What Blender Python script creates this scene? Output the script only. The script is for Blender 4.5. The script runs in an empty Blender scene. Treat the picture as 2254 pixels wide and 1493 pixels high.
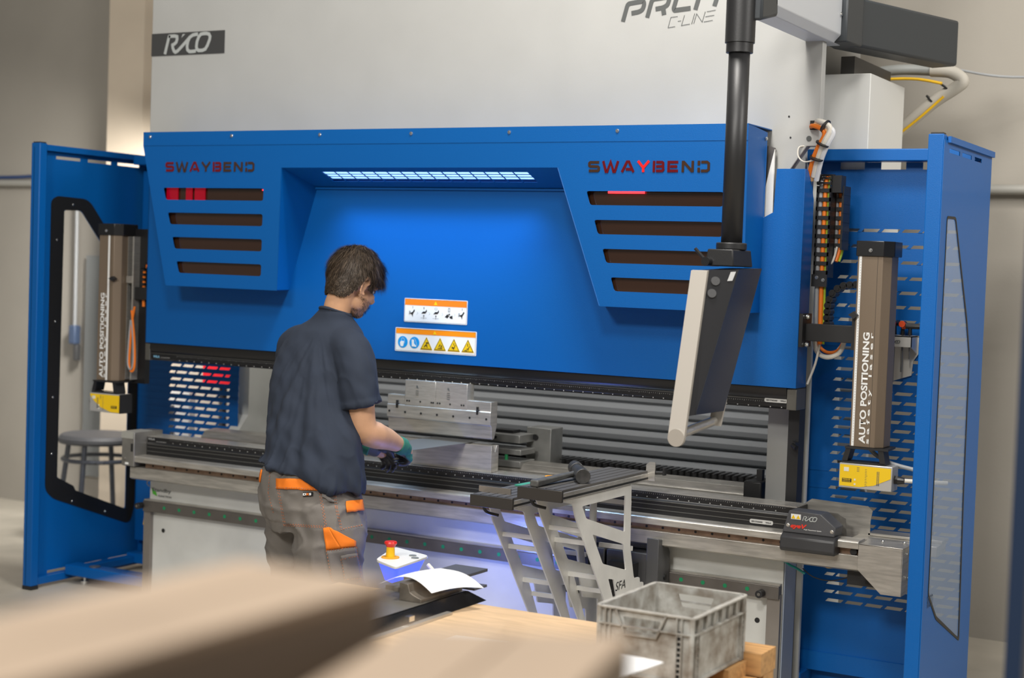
import bpy, bmesh, math, random
from mathutils import Vector, Matrix, noise
from mathutils.geometry import tessellate_polygon
random.seed(7)
sc = bpy.context.scene
C = sc.collection

# ------------------------------------------------------------------ camera
yaw, pitch, roll = 0.5102017, 0.04555746, -0.03520628
H = 1.77
fw = Vector((-math.sin(yaw)*math.cos(pitch), math.cos(yaw)*math.cos(pitch), -math.sin(pitch)))
rt = Vector((math.cos(yaw), math.sin(yaw), 0))
dn = fw.cross(rt)
r2 = rt*math.cos(roll)+dn*math.sin(roll)
d2 = -rt*math.sin(roll)+dn*math.cos(roll)
cam = bpy.data.cameras.new('camera')
co = bpy.data.objects.new('camera', cam); C.objects.link(co)
m = Matrix((( r2.x, -d2.x, -fw.x, 0), (r2.y, -d2.y, -fw.y, 0), (r2.z, -d2.z, -fw.z, H), (0, 0, 0, 1)))
co.matrix_world = m
cam.sensor_width = 36; cam.lens = 3462.4/2254*36
cam.dof.use_dof = True; cam.dof.focus_distance = 6.1; cam.dof.aperture_fstop = 2.0
cam.clip_end = 60
sc.camera = co

# ------------------------------------------------------------------ world, lights, exposure
sc.view_settings.view_transform = 'Standard'; sc.view_settings.look = 'None'
sc.view_settings.exposure = 0.0; sc.view_settings.gamma = 1.0
w = bpy.data.worlds.new('hall_ambient'); sc.world = w; w.use_nodes = True
w.node_tree.nodes['Background'].inputs[0].default_value = (1.0, 0.97, 0.90, 1)
w.node_tree.nodes['Background'].inputs[1].default_value = 0.19
def area(name, loc, target, sx, sy, power, col=(1, .95, .86)):
    l = bpy.data.lights.new(name, 'AREA'); l.shape = 'RECTANGLE'; l.size = sx; l.size_y = sy; l.energy = power; l.color = col
    o = bpy.data.objects.new(name, l); C.objects.link(o); o.location = loc
    o.rotation_euler = (Vector(target)-Vector(loc)).to_track_quat('-Z', 'Y').to_euler()
    return o
area('hall_lamp_front', (-2.4, -2.4, 5.2), (-3.6, 6.1, 1.5), 1.4, 0.8, 290, (1, .97, .92))
area('hall_lamp_right', (-.8, 0.4, 5.4), (-2.2, 6.1, 1.6), 0.9, 0.9, 150, (1, .97, .92))
area('hall_lamp_back_right', (1.6, 5.0, 4.4), (-.4, 7.96, 1.3), 1.0, 1.0, 110, (1, .96, .9))
bll = area('hall_lamp_back_left', (-6.25, 6.95, 2.3), (-7.7, 7.96, .9), .4, .4, 45, (1, .97, .92)); bll.data.spread = math.radians(115)
area('hall_lamp_side', (3.4, 4.2, 4.2), (-1.5, 6.2, 1.4), 1.0, 1.0, 55, (1, .98, .95))
area('hall_lamp_overhead', (-2.3, 4.4, 5.2), (-2.6, 4.5, 0.6), 0.9, 0.7, 150, (1, .96, .9))

# ------------------------------------------------------------------ materials
MATS = {}
def srgb(c):
    return tuple(((x/255)/12.92 if x/255 <= .04045 else (((x/255)+.055)/1.055)**2.4) for x in c)+(1,)
def mat(name, col, rough=.5, metal=0.0, bump=0.0, bscale=200, var=0.0, vscale=4.0, stretch=None, emit=None, estr=0, spec=None, alpha=None, trans=0, coat=0, var_col=None):
    if name in MATS: return MATS[name]
    M = bpy.data.materials.new(name); M.use_nodes = True; nt = M.node_tree; b = nt.nodes['Principled BSDF']
    c = srgb(col) if max(col) > 1 else tuple(col)+(1,)
    b.inputs['Base Color'].default_value = c
    b.inputs['Roughness'].default_value = rough; b.inputs['Metallic'].default_value = metal
    if spec is not None: b.inputs['Specular IOR Level'].default_value = spec
    if coat: b.inputs['Coat Weight'].default_value = coat
    if trans: b.inputs['Transmission Weight'].default_value = trans
    if alpha is not None: b.inputs['Alpha'].default_value = alpha
    if emit:
        b.inputs['Emission Color'].default_value = tuple(emit)+(1,); b.inputs['Emission Strength'].default_value = estr
    if bump or var:
        tc = nt.nodes.new('ShaderNodeTexCoord'); mp = nt.nodes.new('ShaderNodeMapping')
        nt.links.new(tc.outputs['Object'], mp.inputs[0])
        if stretch: mp.inputs['Scale'].default_value = stretch
    if var:
        n = nt.nodes.new('ShaderNodeTexNoise'); n.inputs['Scale'].default_value = vscale; n.inputs['Detail'].default_value = 6
        nt.links.new(mp.outputs[0], n.inputs['Vector'])
        r = nt.nodes.new('ShaderNodeValToRGB'); r.color_ramp.elements[0].position = .32; r.color_ramp.elements[1].position = .68
        lo = tuple(x*(1-var) for x in c[:3])+(1,) if var_col is None else (srgb(var_col) if max(var_col) > 1 else tuple(var_col)+(1,))
        hi = tuple(min(1, x*(1+var*.6)) for x in c[:3])+(1,) if var_col is None else c
        r.color_ramp.elements[0].color = lo; r.color_ramp.elements[1].color = hi
        nt.links.new(n.outputs['Fac'], r.inputs[0]); nt.links.new(r.outputs[0], b.inputs['Base Color'])
    if bump:
        n2 = nt.nodes.new('ShaderNodeTexNoise'); n2.inputs['Scale'].default_value = bscale; n2.inputs['Detail'].default_value = 3
        nt.links.new(mp.outputs[0], n2.inputs['Vector'])
        bp = nt.nodes.new('ShaderNodeBump'); bp.inputs['Strength'].default_value = bump; bp.inputs['Distance'].default_value = .002
        nt.links.new(n2.outputs['Fac'], bp.inputs['Height']); nt.links.new(bp.outputs[0], b.inputs['Normal'])
    MATS[name] = M; return M
BLUE = mat('blue_powder_paint', (.0, .098, .36), .42, bump=.25, bscale=420, spec=.32, coat=.04)
WHITEP = mat('light_grey_paint', (.43, .43, .415), .5, bump=.12, bscale=300, var=.04, vscale=3)
BASEP = mat('off_white_machine_paint', (.62, .62, .585), .45, var=.08, vscale=5, bump=.05)
BLACK = mat('black_anodised', (.012, .012, .013), .3, spec=.5)
BLACKM = mat('black_matt_metal', (.014, .014, .015), .45, bump=.1)
DGREY = mat('dark_grey_paint', (.055, .055, .057), .45, bump=.15)
STEEL = mat('brushed_steel', (.50, .475, .43), .36, .62, var=.22, vscale=9, stretch=(1, 1, 9), bump=.15, bscale=80)
STEELD = mat('worn_dark_steel', (.24, .225, .20), .4, .6, var=.35, vscale=14, bump=.2, bscale=90)
STEELB = mat('bright_ground_steel', (.62, .60, .56), .26, .7, var=.12, vscale=22, stretch=(1, 1, 7))
BRONZE = mat('brown_anodised', (.185, .138, .095), .42, .15, bump=.1)
WHITE = mat('white_print', (.82, .82, .80), .5)
INK = mat('black_print', (.012, .012, .012), .6)
INKG = mat('dark_grey_print', (.085, .09, .088), .6)
ORANGEP = mat('orange_print', (.95, .21, .008), .5)
YELLOWP = mat('yellow_print', (.85, .55, .005), .5)
BLUEP = mat('light_blue_print', (.0, .30, .72), .5)
GREEND = mat('green_dot_print', (.005, .26, .10), .5)
REDP = mat('red_print', (.75, .04, .02), .5)
REDPL = mat('red_plastic', (.62, .018, .012), .35)
YELPL = mat('yellow_plastic', (.85, .50, .01), .35)
PAPER = mat('white_paper', (.86, .86, .87), .8)
CHROME = mat('zinc_screw', (.75, .75, .73), .25, 1)
ORCABLE = mat('orange_cable_sheath', (.85, .20, .012), .5)
GRCABLE = mat('grey_cable_sheath', (.32, .33, .34), .5)
WHCABLE = mat('pale_cable_sheath', (.72, .68, .60), .5)
GYCABLE = mat('green_yellow_cable', (.30, .42, .02), .5)
AMBER = mat('tinted_amber_pane', (.045, .020, .011), .08, spec=.7)
REDLED = mat('red_led', (.9, .02, .02), .4, emit=(1, .03, .04), estr=3.2)
REDDIM = mat('red_glint', (.25, .0, .01), .3, emit=(1, .0, .03), estr=.16)
WOOD = mat('pine_wood', (.56, .31, .12), .65, var=.25, vscale=7, stretch=(1, 9, 9), bump=.3, bscale=60)
PLY = mat('pale_plywood', (.66, .46, .27), .6, var=.15, vscale=5, stretch=(1, 6, 1))
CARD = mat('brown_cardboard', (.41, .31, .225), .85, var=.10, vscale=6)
CRATE = mat('dirty_grey_plastic', (.52, .52, .49), .5, var=.5, vscale=19, var_col=(.22, .19, .155), bump=.2)
SHUT = mat('grey_shutter_slats', (.30, .315, .33), .5, .0, bump=.1)
GREENP = mat('green_plastic', (.05, .30, .20), .5)

# ------------------------------------------------------------------ mesh helpers
ORG = {}
class MB:
    def __init__(s): s.v = []; s.f = []; s.mi = []; s.cur = 0
    def add(s, vs, fs):
        o = len(s.v); s.v += [tuple(v) for v in vs]; s.f += [tuple(i+o for i in f) for f in fs]; s.mi += [s.cur]*len(fs); return s
    def box(s, x0, x1, y0, y1, z0, z1):
        return s.add([(x0,y0,z0),(x1,y0,z0),(x1,y1,z0),(x0,y1,z0),(x0,y0,z1),(x1,y0,z1),(x1,y1,z1),(x0,y1,z1)],
                     [(0,3,2,1),(4,5,6,7),(0,1,5,4),(1,2,6,5),(2,3,7,6),(3,0,4,7)])
    def hexa(s, a, b):   # two quads (4 pts each) joined
        return s.add(list(a)+list(b), [(0,3,2,1),(4,5,6,7),(0,1,5,4),(1,2,6,5),(2,3,7,6),(3,0,4,7)])
    def prism(s, poly, axis, a, b, holes=()):
        """poly in the two other axes (order x,y / x,z / y,z), extruded on axis from a to b"""
        rings = [list(poly)]+[list(h) for h in holes]
        flat = [p for r in rings for p in r]
        tris = tessellate_polygon([[Vector((p[0], p[1], 0)) for p in r] for r in rings])
        def P(p, t):
            return (t, p[0], p[1]) if axis == 'x' else (p[0], t, p[1]) if axis == 'y' else (p[0], p[1], t)
        n = len(flat)
        vs = [P(p, a) for p in flat]+[P(p, b) for p in flat]
        fs = [tuple(t) for t in tris]+[tuple(i+n for i in reversed(t)) for t in tris]
        k = 0
        for r in rings:
            for i in range(len(r)):
                j = (i+1) % len(r); fs.append((k+i, k+j, k+j+n, k+i+n))
            k += len(r)
        return s.add(vs, fs)
    def cyl(s, p0, p1, r, r1=None, n=16, cap=True):
        p0, p1 = Vector(p0), Vector(p1); r1 = r if r1 is None else r1
        d = (p1-p0).normalized(); u = d.orthogonal().normalized(); v = d.cross(u)
        vs = []
        for p, rr in ((p0, r), (p1, r1)):
            for i in range(n):
                a = 2*math.pi*i/n; vs.append(p+u*rr*math.cos(a)+v*rr*math.sin(a))
        fs = [(i, (i+1) % n, (i+1) % n+n, i+n) for i in range(n)]
        if cap: fs += [tuple(range(n))[::-1], tuple(range(n, 2*n))]
        return s.add(vs, fs)
    def tube(s, pts, r, n=10):
        pts = [Vector(p) for p in smooth(pts)]
        rings = []; u = None
        for i, p in enumerate(pts):
            d = (pts[min(i+1, len(pts)-1)]-pts[max(i-1, 0)]).normalized()
            u = d.orthogonal().normalized() if u is None else (u-d*u.dot(d)).normalized()
            v = d.cross(u)
            rr = r(i/(len(pts)-1)) if callable(r) else r
            rings.append([p+u*rr*math.cos(2*math.pi*k/n)+v*rr*math.sin(2*math.pi*k/n) for k in range(n)])
        vs = [q for g in rings for q in g]; fs = []
        for i in range(len(rings)-1):
            for k in range(n): fs.append((i*n+k, i*n+(k+1) % n, (i+1)*n+(k+1) % n, (i+1)*n+k))
        fs += [tuple(range(n))[::-1], tuple(range((len(rings)-1)*n, len(rings)*n))]
        return s.add(vs, fs)
    def build(s, name, material, parent=None, bevel=0, smooth_=False, base=None):
        me = bpy.data.meshes.new(name)
        if parent is not None: o0 = ORG[parent.name]
        elif base is not None: o0 = Vector(base)
        else:
            xs = [v[0] for v in s.v]; ys = [v[1] for v in s.v]; zs = [v[2] for v in s.v]
            o0 = Vector(((min(xs)+max(xs))/2, (min(ys)+max(ys))/2, min(zs)))
        me.from_pydata([tuple(Vector(v)-o0) for v in s.v], [], s.f)
        mats = material if isinstance(material, (list, tuple)) else [material]
        for mm in mats: me.materials.append(mm)
        if len(mats) > 1:
            for p, i in zip(me.polygons, s.mi): p.material_index = i
        bm = bmesh.new(); bm.from_mesh(me); bmesh.ops.recalc_face_normals(bm, faces=bm.faces); bm.to_mesh(me); bm.free()
        o = bpy.data.objects.new(name, me); C.objects.link(o); ORG[o.name] = o0
        if parent is not None: o.parent = parent
        else: o.location = o0
        if bevel:
            md = o.modifiers.new('bevel', 'BEVEL'); md.width = bevel; md.segments = 2; md.limit_method = 'ANGLE'; md.angle_limit = .6
        for p in me.polygons: p.use_smooth = True
        if not smooth_: me.set_sharp_from_angle(angle=math.radians(33))
        return o
def smooth(pts, k=6):
    pts = [Vector(p) for p in pts]
    if len(pts) < 3: return pts
    out = []
    for i in range(len(pts)-1):
        p0, p1, p2, p3 = pts[max(i-1, 0)], pts[i], pts[i+1], pts[min(i+2, len(pts)-1)]
        for j in range(k):
            t = j/k
            out.append(.5*((2*p1)+(p2-p0)*t+(2*p0-5*p1+4*p2-p3)*t*t+(3*p1-p0-3*p2+p3)*t**3))
    out.append(pts[-1]); return out
def tag(o, label=None, cat=None, group=None, kind=None):
    if label: o['label'] = label
    if cat: o['category'] = cat
    if group: o['group'] = group
    if kind: o['kind'] = kind
    return o
def thing(name, label, cat, loc, group=None):
    o = bpy.data.objects.new(name, None); C.objects.link(o); o.location = loc; o.empty_display_size = .1
    ORG[o.name] = Vector(loc); return tag(o, label, cat, group)
def box(name, m_, parent, *b, bevel=0, **k): return MB().box(*b).build(name, m_, parent, bevel=bevel, **k)
def rpoly(pts, r, n=4):
    """round the corners of a polygon"""
    out = []
    L = len(pts)
    for i in range(L):
        p = Vector(pts[i]).to_2d(); a = Vector(pts[i-1]).to_2d(); b = Vector(pts[(i+1) % L]).to_2d()
        rr = min(r, (a-p).length*.45, (b-p).length*.45)
        s0 = p+(a-p).normalized()*rr; s1 = p+(b-p).normalized()*rr
        for j in range(n+1):
            t = j/n; q = s0*(1-t)**2+p*2*t*(1-t)+s1*t*t; out.append((q.x, q.y))
    return out
# flat lettering: places a text in a rectangle given by its lower left corner, two unit directions and a size
def text(name, body, m_, parent, o, xd, yd, wd, ht, bold=0.0, shear=0, split=None, off=.0012, spacing=1.0):
    cu = bpy.data.curves.new('t', 'FONT'); cu.body = body; cu.size = 1; cu.offset = bold; cu.shear = shear; cu.resolution_u = 3; cu.space_character = spacing
    ob = bpy.data.objects.new('t', cu); me = bpy.data.meshes.new_from_object(ob)
    xs = [v.co.x for v in me.vertices]; ys = [v.co.y for v in me.vertices]
    x0, x1, y0, y1 = min(xs), max(xs), min(ys), max(ys)
    xd, yd, o = Vector(xd), Vector(yd), Vector(o); nd = xd.cross(yd).normalized()
    o0 = ORG[parent.name]
    cx_ = [(v.co.x-x0)/(x1-x0) for v in me.vertices]
    for v in me.vertices:
        v.co = o+xd*((v.co.x-x0)/(x1-x0)*wd)+yd*((v.co.y-y0)/(y1-y0)*ht)+nd*off-o0
    me.name = name; me.materials.clear()
    for q in (m_ if isinstance(m_, (list, tuple)) else [m_]): me.materials.append(q)
    if split:
        for p in me.polygons:
            c_ = sum(cx_[i] for i in p.vertices)/len(p.vertices)
            p.material_index = split(c_)
    t = bpy.data.objects.new(name, me); C.objects.link(t); t.parent = parent; ORG[t.name] = o0
    bpy.data.objects.remove(ob); bpy.data.curves.remove(cu)
    return t
def stroke(mb, pts, wd, o, xd, yd, off=.0012, closed=False, seg=6):
    """constant width flat line through 2D pts (metres) on the plane o,xd,yd"""
    o, xd, yd = Vector(o), Vector(xd), Vector(yd); nd = xd.cross(yd).normalized()
    P = [Vector(p).to_2d() for p in pts]; n = len(P); L = []; R = []
    for i in range(n):
        if closed: a, b = P[i-1], P[(i+1) % n]
        else: a, b = P[max(i-1, 0)], P[min(i+1, n-1)]
        d1 = (P[i]-a).normalized() if (P[i]-a).length > 1e-9 else (b-P[i]).normalized()
        d2_ = (b-P[i]).normalized() if (b-P[i]).length > 1e-9 else d1
        n1 = Vector((-d1.y, d1.x)); n2 = Vector((-d2_.y, d2_.x)); mm = (n1+n2)
        mm = mm.normalized() if mm.length > .1 else n1
        k = min(1/max(mm.dot(n1), .35), 2.2)*wd/2
        L.append(P[i]+mm*k); R.append(P[i]-mm*k)
    vs = [o+xd*p.x+yd*p.y+nd*off for p in L+R]; rng = range(n if closed else n-1)
    mb.add(vs, [(i, n+i, n+(i+1) % n, (i+1) % n) for i in rng]); return mb
def sm2(pts, k=5): return [(p.x, p.y) for p in smooth([(a, b, 0) for a, b in pts], k)]
X, Y, Z = Vector((1,0,0)), Vector((0,1,0)), Vector((0,0,1))
def rico(name, m_, parent, o, xd, yd, wd, off=.0012):
    """the slanted logotype, drawn in a 1190 x 470 cell"""
    s = wd/1190; T = lambda pts: [(a*s, (470-b)*s*.84) for a, b in pts]
    mb = MB(); W_ = 66*s
    stroke(mb, T([(35, 465), (130, 66), (140, 40)])[:2]+T([(138, 38)]), W_, o, xd, yd, off)
    stroke(mb, T([(120, 60), (270, 58), (330, 75), (335, 130), (315, 200), (270, 240), (222, 262), (232, 330), (262, 400), (300, 430), (350, 405), (420, 340), (560, 200), (650, 105), (720, 60), (800, 45), (850, 45)]), W_, o, xd, yd, off)
    stroke(mb, T([(650, 105), (610, 190), (588, 300), (600, 385), (650, 430), (740, 430), (810, 420)]), W_, o, xd, yd, off*1.1)
    stroke(mb, T([(990, 38), (920, 50), (870, 110), (830, 220), (820, 330), (835, 385), (880, 415), (970, 415), (1040, 390), (1090, 310), (1140, 180), (1150, 110), (1120, 55), (1060, 38)]), W_, o, xd, yd, off*1.2, closed=True)
    q = T([(440, 110), (470, 25), (535, 25)]); nd = Vector(xd).cross(Vector(yd)).normalized()
    mb.add([Vector(o)+Vector(xd)*a+Vector(yd)*b+nd*off for a, b in q], [(0, 1, 2)])
    return mb.build(name, m_, parent)
def screws(name, pts, r, parent, d=(0, -1, 0), h=.006, m_=None):
    for p in pts:
        mb = MB(); p = Vector(p); dv = Vector(d)
        mb.cyl(p, p+dv*h*.5, r*1.25, n=12); mb.cyl(p+dv*h*.5, p+dv*h, r, r*.75, n=12)
        mb.build(name, m_ or CHROME, parent)

# ------------------------------------------------------------------ the hall
FLOOR = mat('worn_concrete_floor', (.47, .43, .36), .5, var=.28, vscale=1.6, bump=.1, bscale=20)
WALL = mat('grey_concrete_wall', (.33, .305, .265), .8, var=.10, vscale=.9, bump=.25, bscale=60)
tag(MB().box(-16, 8, -4, 8.0, -.1, 0).build('floor', FLOOR), 'worn grey concrete floor of the hall', 'floor', kind='structure')
tag(MB().box(-16, 8, 7.96, 8.16, 0, 6).build('wall_back', WALL), 'grey concrete back wall of the hall', 'wall', kind='structure')
tag(MB().box(-7.32, -7.02, 7.62, 7.96, 0, 6).build('trim_1', mat('pale_pillar_paint', (.60, .51, .40), .7, var=.08, vscale=2)), 'pale beige concrete pillar against the back wall', 'pillar', kind='structure')
DADO = mat('darker_wall_coat', (.26, .245, .22), .75, var=.12, vscale=1.2)

# ------------------------------------------------------------------ press brake
PB = thing('press_brake', 'large blue and grey press brake machine with the worker standing at it', 'press brake', (-3.82, 6.5, 0))
MB().prism([(-5.595, 2.25), (-5.46, 2.25), (-5.46, 1.45), (-2.17, 1.45), (-2.17, 2.20), (-2.10, 2.30), (-2.05, 2.30), (-2.05, 3.6), (-5.595, 3.6)], 'y', 6.13, 6.175).build('housing', WHITEP, PB, bevel=.003)
box('rear_body', WHITEP, PB, -5.45, -2.195, 6.176, 7.1, 1.50, 3.6)
# side frame plates of the C frame and the throat behind the tools
for x0 in (-5.45, -2.255):
    MB().prism([(6.16, 0), (7.1, 0), (7.1, 1.5), (6.16, 1.5), (6.16, 1.32), (6.62, 1.3), (6.72, 1.2), (6.72, .92), (6.6, .80), (6.16, .78)], 'x', x0, x0+.07).build('side_frame', BASEP, PB)
box('frame_cover', mat('light_grey_cover', (.30, .30, .29), .5), PB, -2.275, -2.165, 6.3, 6.31, .70, 1.32)
box('bellows', BLACKM, PB, -2.165, -2.118, 6.24, 6.31, .80, 1.32)
box('edge_strip', BASEP, PB, -2.150, -2.126, 6.38, 6.40, 0, 2.3)
box('edge_channel', BLACKM, PB, -2.158, -2.150, 6.36, 6.4, .0, 1.5)
box('edge_strip', BASEP, PB, -2.185, -2.158, 6.37, 6.40, 0, 1.5)
box('ram', BASEP, PB, -5.5, -2.14, 6.1, 6.16, 1.31, 1.62)
# blue ram cover
cov = [(-5.54, 1.322), (-2.085, 1.322), (-2.085, 2.205), (-2.203, 2.205), (-2.21, 2.03), (-2.25, 2.008), (-2.25, 2.3), (-5.39, 2.3), (-5.39, 2.008), (-5.43, 2.03), (-5.437, 2.205), (-5.54, 2.205)]
MB().prism(cov, 'y', 6.075, 6.082).prism([(6.075, 1.322), (6.195, 1.322), (6.195, 2.09), (6.165, 2.15), (6.11, 2.205), (6.075, 2.205)], 'x', -2.088, -2.083).prism([(6.075, 1.322), (6.195, 1.322), (6.195, 2.205), (6.075, 2.205)], 'x', -5.54, -5.535).build('ram_cover', BLUE, PB, bevel=.0015)
# upper hood: band, sloping face with openings, side faces, lit recess
HOOD = MB()
def fy(z): return 5.865+(2.302-z)/(2.302-1.62)*.022
def face(mb, poly, holes):
    rings = [poly]+holes; flat = [p for r in rings for p in r]
    tris = tessellate_polygon([[Vector((p[0], p[1], 0)) for p in r] for r in rings])
    n = len(flat); vs = [(a, fy(b), b) for a, b in flat]+[(a, fy(b)+.004, b) for a, b in flat]
    fs = [tuple(t) for t in tris]+[tuple(i+n for i in reversed(t)) for t in tris]; k = 0
    for r in rings:
        for i in range(len(r)):
            j = (i+1) % len(r); fs.append((k+i, k+j, k+j+n, k+i+n))
        k += len(r)
    mb.add(vs, fs)
slots = []
for (a, b, c_, d) in ((-5.264, -4.648, 2.098, 2.040), (-5.236, -4.652, 1.978, 1.921), (-5.207, -4.655, 1.860, 1.803), (-5.180, -4.658, 1.742, 1.686)):
    slots.append(rpoly([(a, c_), (b, c_), (b-.002, d), (a+.015, d)], .012, 3))
for (a, c_, d) in ((-2.957, 2.098, 2.040), (-2.918, 1.979, 1.920), (-2.877, 1.860, 1.802), (-2.836, 1.743, 1.686)):
    slots.append(rpoly([(a, c_), (-2.345, c_), (-2.348, d), (a+.018, d)], .012, 3))
face(HOOD, [(-5.39, 2.302), (-5.245, 1.625), (-4.566, 1.625), (-4.546, 2.195), (-3.092, 2.195), (-2.883, 1.624), (-2.25, 1.624), (-2.25, 2.302)], slots)
HOOD.box(-5.39, -2.25, 5.863, 5.868, 2.302, 2.368)
HOOD.hexa([(-5.39, 5.865, 2.364), (-2.25, 5.865, 2.364), (-2.25, 6.13, 2.364), (-5.39, 6.13, 2.364)], [(-5.39, 5.865, 2.368), (-2.25, 5.865, 2.368), (-2.25, 6.13, 2.368), (-5.39, 6.13, 2.368)])
def sheet(mb, a, b, c_, d, t=.003):
    a, b, c_, d = map(Vector, (a, b, c_, d)); n = (b-a).cross(d-a).normalized()*t
    mb.hexa([a, b, c_, d], [a+n, b+n, c_+n, d+n])
yb = 6.076
sheet(HOOD, (-5.39, 5.865, 2.368), (-5.39, 6.13, 2.368), (-5.39, 6.13, 2.302), (-5.39, 5.865, 2.302))
sheet(HOOD, (-5.39, 5.865, 2.302), (-5.39, yb, 2.302), (-5.245, yb, 1.625), (-5.245, 5.887, 1.625))
sheet(HOOD, (-5.245, 5.887, 1.625), (-5.245, yb, 1.625), (-4.64, yb, 1.625), (-4.566, 5.887, 1.625))
sheet(HOOD, (-4.546, 5.869, 2.195), (-4.566, 5.887, 1.625), (-4.64, yb, 1.625), (-4.49, yb, 2.115))
sheet(HOOD, (-3.092, 5.869, 2.195), (-3.145, yb, 2.115), (-2.95, yb, 1.624), (-2.883, 5.887, 1.624))
sheet(HOOD, (-2.883, 5.887, 1.624), (-2.95, yb, 1.624), (-2.25, yb, 1.624), (-2.25, 5.887, 1.624))
sheet(HOOD, (-2.252, 5.865, 2.368), (-2.252, 6.085, 2.352), (-2.252, yb, 1.624), (-2.252, 5.887, 1.624))
HO = HOOD.build('hood', BLUE, PB)
# recess ceiling with the lamp grid
def cz(y): return 2.195+(y-5.869)*(2.115-2.195)/(yb-5.869)
CE = MB(); lx0, lx1, ly0, ly1 = -4.345, -3.262, 5.912, 6.008
sk = .0
for (xa, xb, ya, yc) in ((-4.55, lx0, 5.869, yb), (lx1, -3.09, 5.869, yb), (lx0, lx1, 5.869, ly0), (lx0, lx1, ly1, yb)):
    sheet(CE, (xa, ya, cz(ya)), (xb, ya, cz(ya)), (xb, yc, cz(yc)), (xa, yc, cz(yc)), .002)
for i in range(1, 15):
    xx = lx0+(lx1-lx0)*i/15; sheet(CE, (xx-.003, ly0, cz(ly0)), (xx+.003, ly0, cz(ly0)), (xx+.003, ly1, cz(ly1)), (xx-.003, ly1, cz(ly1)), .002)
for i in range(1, 4):
    yy = ly0+(ly1-ly0)*i/4; sheet(CE, (lx0, yy-.0022, cz(yy-.0022)), (lx1, yy-.0022, cz(yy-.0022)), (lx1, yy+.0022, cz(yy+.0022)), (lx0, yy+.0022, cz(yy+.0022)), .002)
CE.box(-4.49, -3.147, 6.062, 6.078, 2.108, 2.116)
CEO = CE.build('recess_ceiling', BLUE, PB)
LM = MB(); LM.add([(lx0-.01, ly0-.01, cz(ly0)+.012), (lx1+.01, ly0-.01, cz(ly0)+.012), (lx1+.01, ly1+.01, cz(ly1)+.012), (lx0-.01, ly1+.01, cz(ly1)+.012)], [(0, 1, 2, 3)])
LM.build('work_lamp', mat('blue_white_lamp', (1, 1, 1), .5, emit=(.30, .60, 1.0), estr=1.5), CEO)
wl = area('work_lamp_light', (-3.8, 5.955, 2.145), (-3.8, 5.90, 1.5), 1.06, .07, 7, (.42, .66, 1)); wl.data.spread = math.radians(98)
area('throat_fill_light', (-3.8, 6.62, 1.42), (-3.8, 6.95, .9), 2.8, .06, 5, (1, .97, .92))  # added fill light inside the throat, brightens the shutter; no lamp there
# dark box behind the slots with tinted pane and red lights and glints
for pn in ([(-5.345, 2.15), (-5.235, 1.64), (-4.60, 1.64), (-4.585, 2.29), (-5.37, 2.29)], [(-3.03, 2.15), (-2.865, 1.64), (-2.27, 1.64), (-2.27, 2.29), (-3.03, 2.29)]): MB().prism(pn, 'y', 5.905, 5.909).build('tinted_pane', AMBER, HO)
box('red_light_bar', REDLED, PB, -2.867, -2.702, 5.893, 5.899, 2.090, 2.100)
for a, b in ((-5.262, -5.19), (-5.14, -5.10), (-5.085, -5.02)): box('red_glint', REDDIM, PB, a, b, 5.895, 5.9, 2.04, 2.1)  # dim glowing boxes stand in for red LED reflections in the slot
box('red_indicator', REDLED, PB, -4.672, -4.665, 5.893, 5.9, 2.089, 2.095)
RT = mat('dark_red_tint', (.06, .004, .006), .2, emit=(.6, .0, .02), estr=.12)
RB = mat('lit_red_tint', (.3, .01, .01), .2, emit=(1, .02, .02), estr=.55)
GL_ = {'S': (1.0, [[(.96, .88), (.16, .88), (.07, .80), (.07, .60), (.16, .52), (.84, .50), (.93, .42), (.93, .20), (.84, .12), (.04, .12)]]),
 'W': (1.42, [[(.03, 1), (.22, .05), (.30, .05), (.50, .92), (.70, .05), (.78, .05), (.97, 1)]]),
 'A': (1.12, [[(.04, 0), (.42, .92), (.58, .92), (.96, 0)], [(.34, .26), (.80, .26)]]),
 'Y': (1.06, [[(.04, 1), (.47, .44)], [(.96, 1), (.53, .44)], [(.50, .50), (.50, 0)]]),
 'B': (1.0, [[(.12, 0), (.12, 1)], [(.30, .88), (.82, .88), (.91, .80), (.91, .60), (.82, .52), (.30, .50)], [(.82, .50), (.93, .40), (.93, .22), (.84, .12), (.30, .12)]]),
 'E': (.95, [[(.98, .88), (.12, .88), (.12, .12), (.98, .12)], [(.26, .50), (.90, .50)]]),
 'N': (1.06, [[(.11, 0), (.11, 1)], [(.15, .92), (.85, .08)], [(.89, 0), (.89, 1)]]),
 'D': (1.05, [[(.30, .88), (.78, .88), (.91, .76), (.91, .24), (.78, .12), (.30, .12)], [(.12, 0), (.12, .40)], [(.12, .60), (.12, 1)], [(.12, .12), (.24, .12)], [(.12, .88), (.24, .88)]])}
def swaybend(x0, wd, ht, mats_, red):
    tot = sum(GL_[c][0] for c in 'SWAYBEND'); gap = .014; u_ = (wd-7*gap)/tot; x = x0; mb = MB(); z0 = 2.176
    for i, c_ in enumerate('SWAYBEND'):
        w_ = GL_[c_][0]*u_; mb.cur = red[i]
        for k, pl_ in enumerate(GL_[c_][1]): stroke(mb, [(a*w_, b*ht) for a, b in pl_], .0112, (x, 5.8662, z0), X, Z, off=.0003+.00005*k)
        x += w_+gap
    mb.build('cut_out_lettering', mats_, HO)
swaybend(-5.246, .544, .046, [AMBER, RT, RB], (1, 0, 1, 0, 1, 0, 0, 0))
swaybend(-2.948, .540, .046, [AMBER, RT, RB], (0, 1, 1, 2, 1, 1, 0, 0))
for z0 in (2.192, 2.2):   # stencil bridges over the letters
    pass
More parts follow.
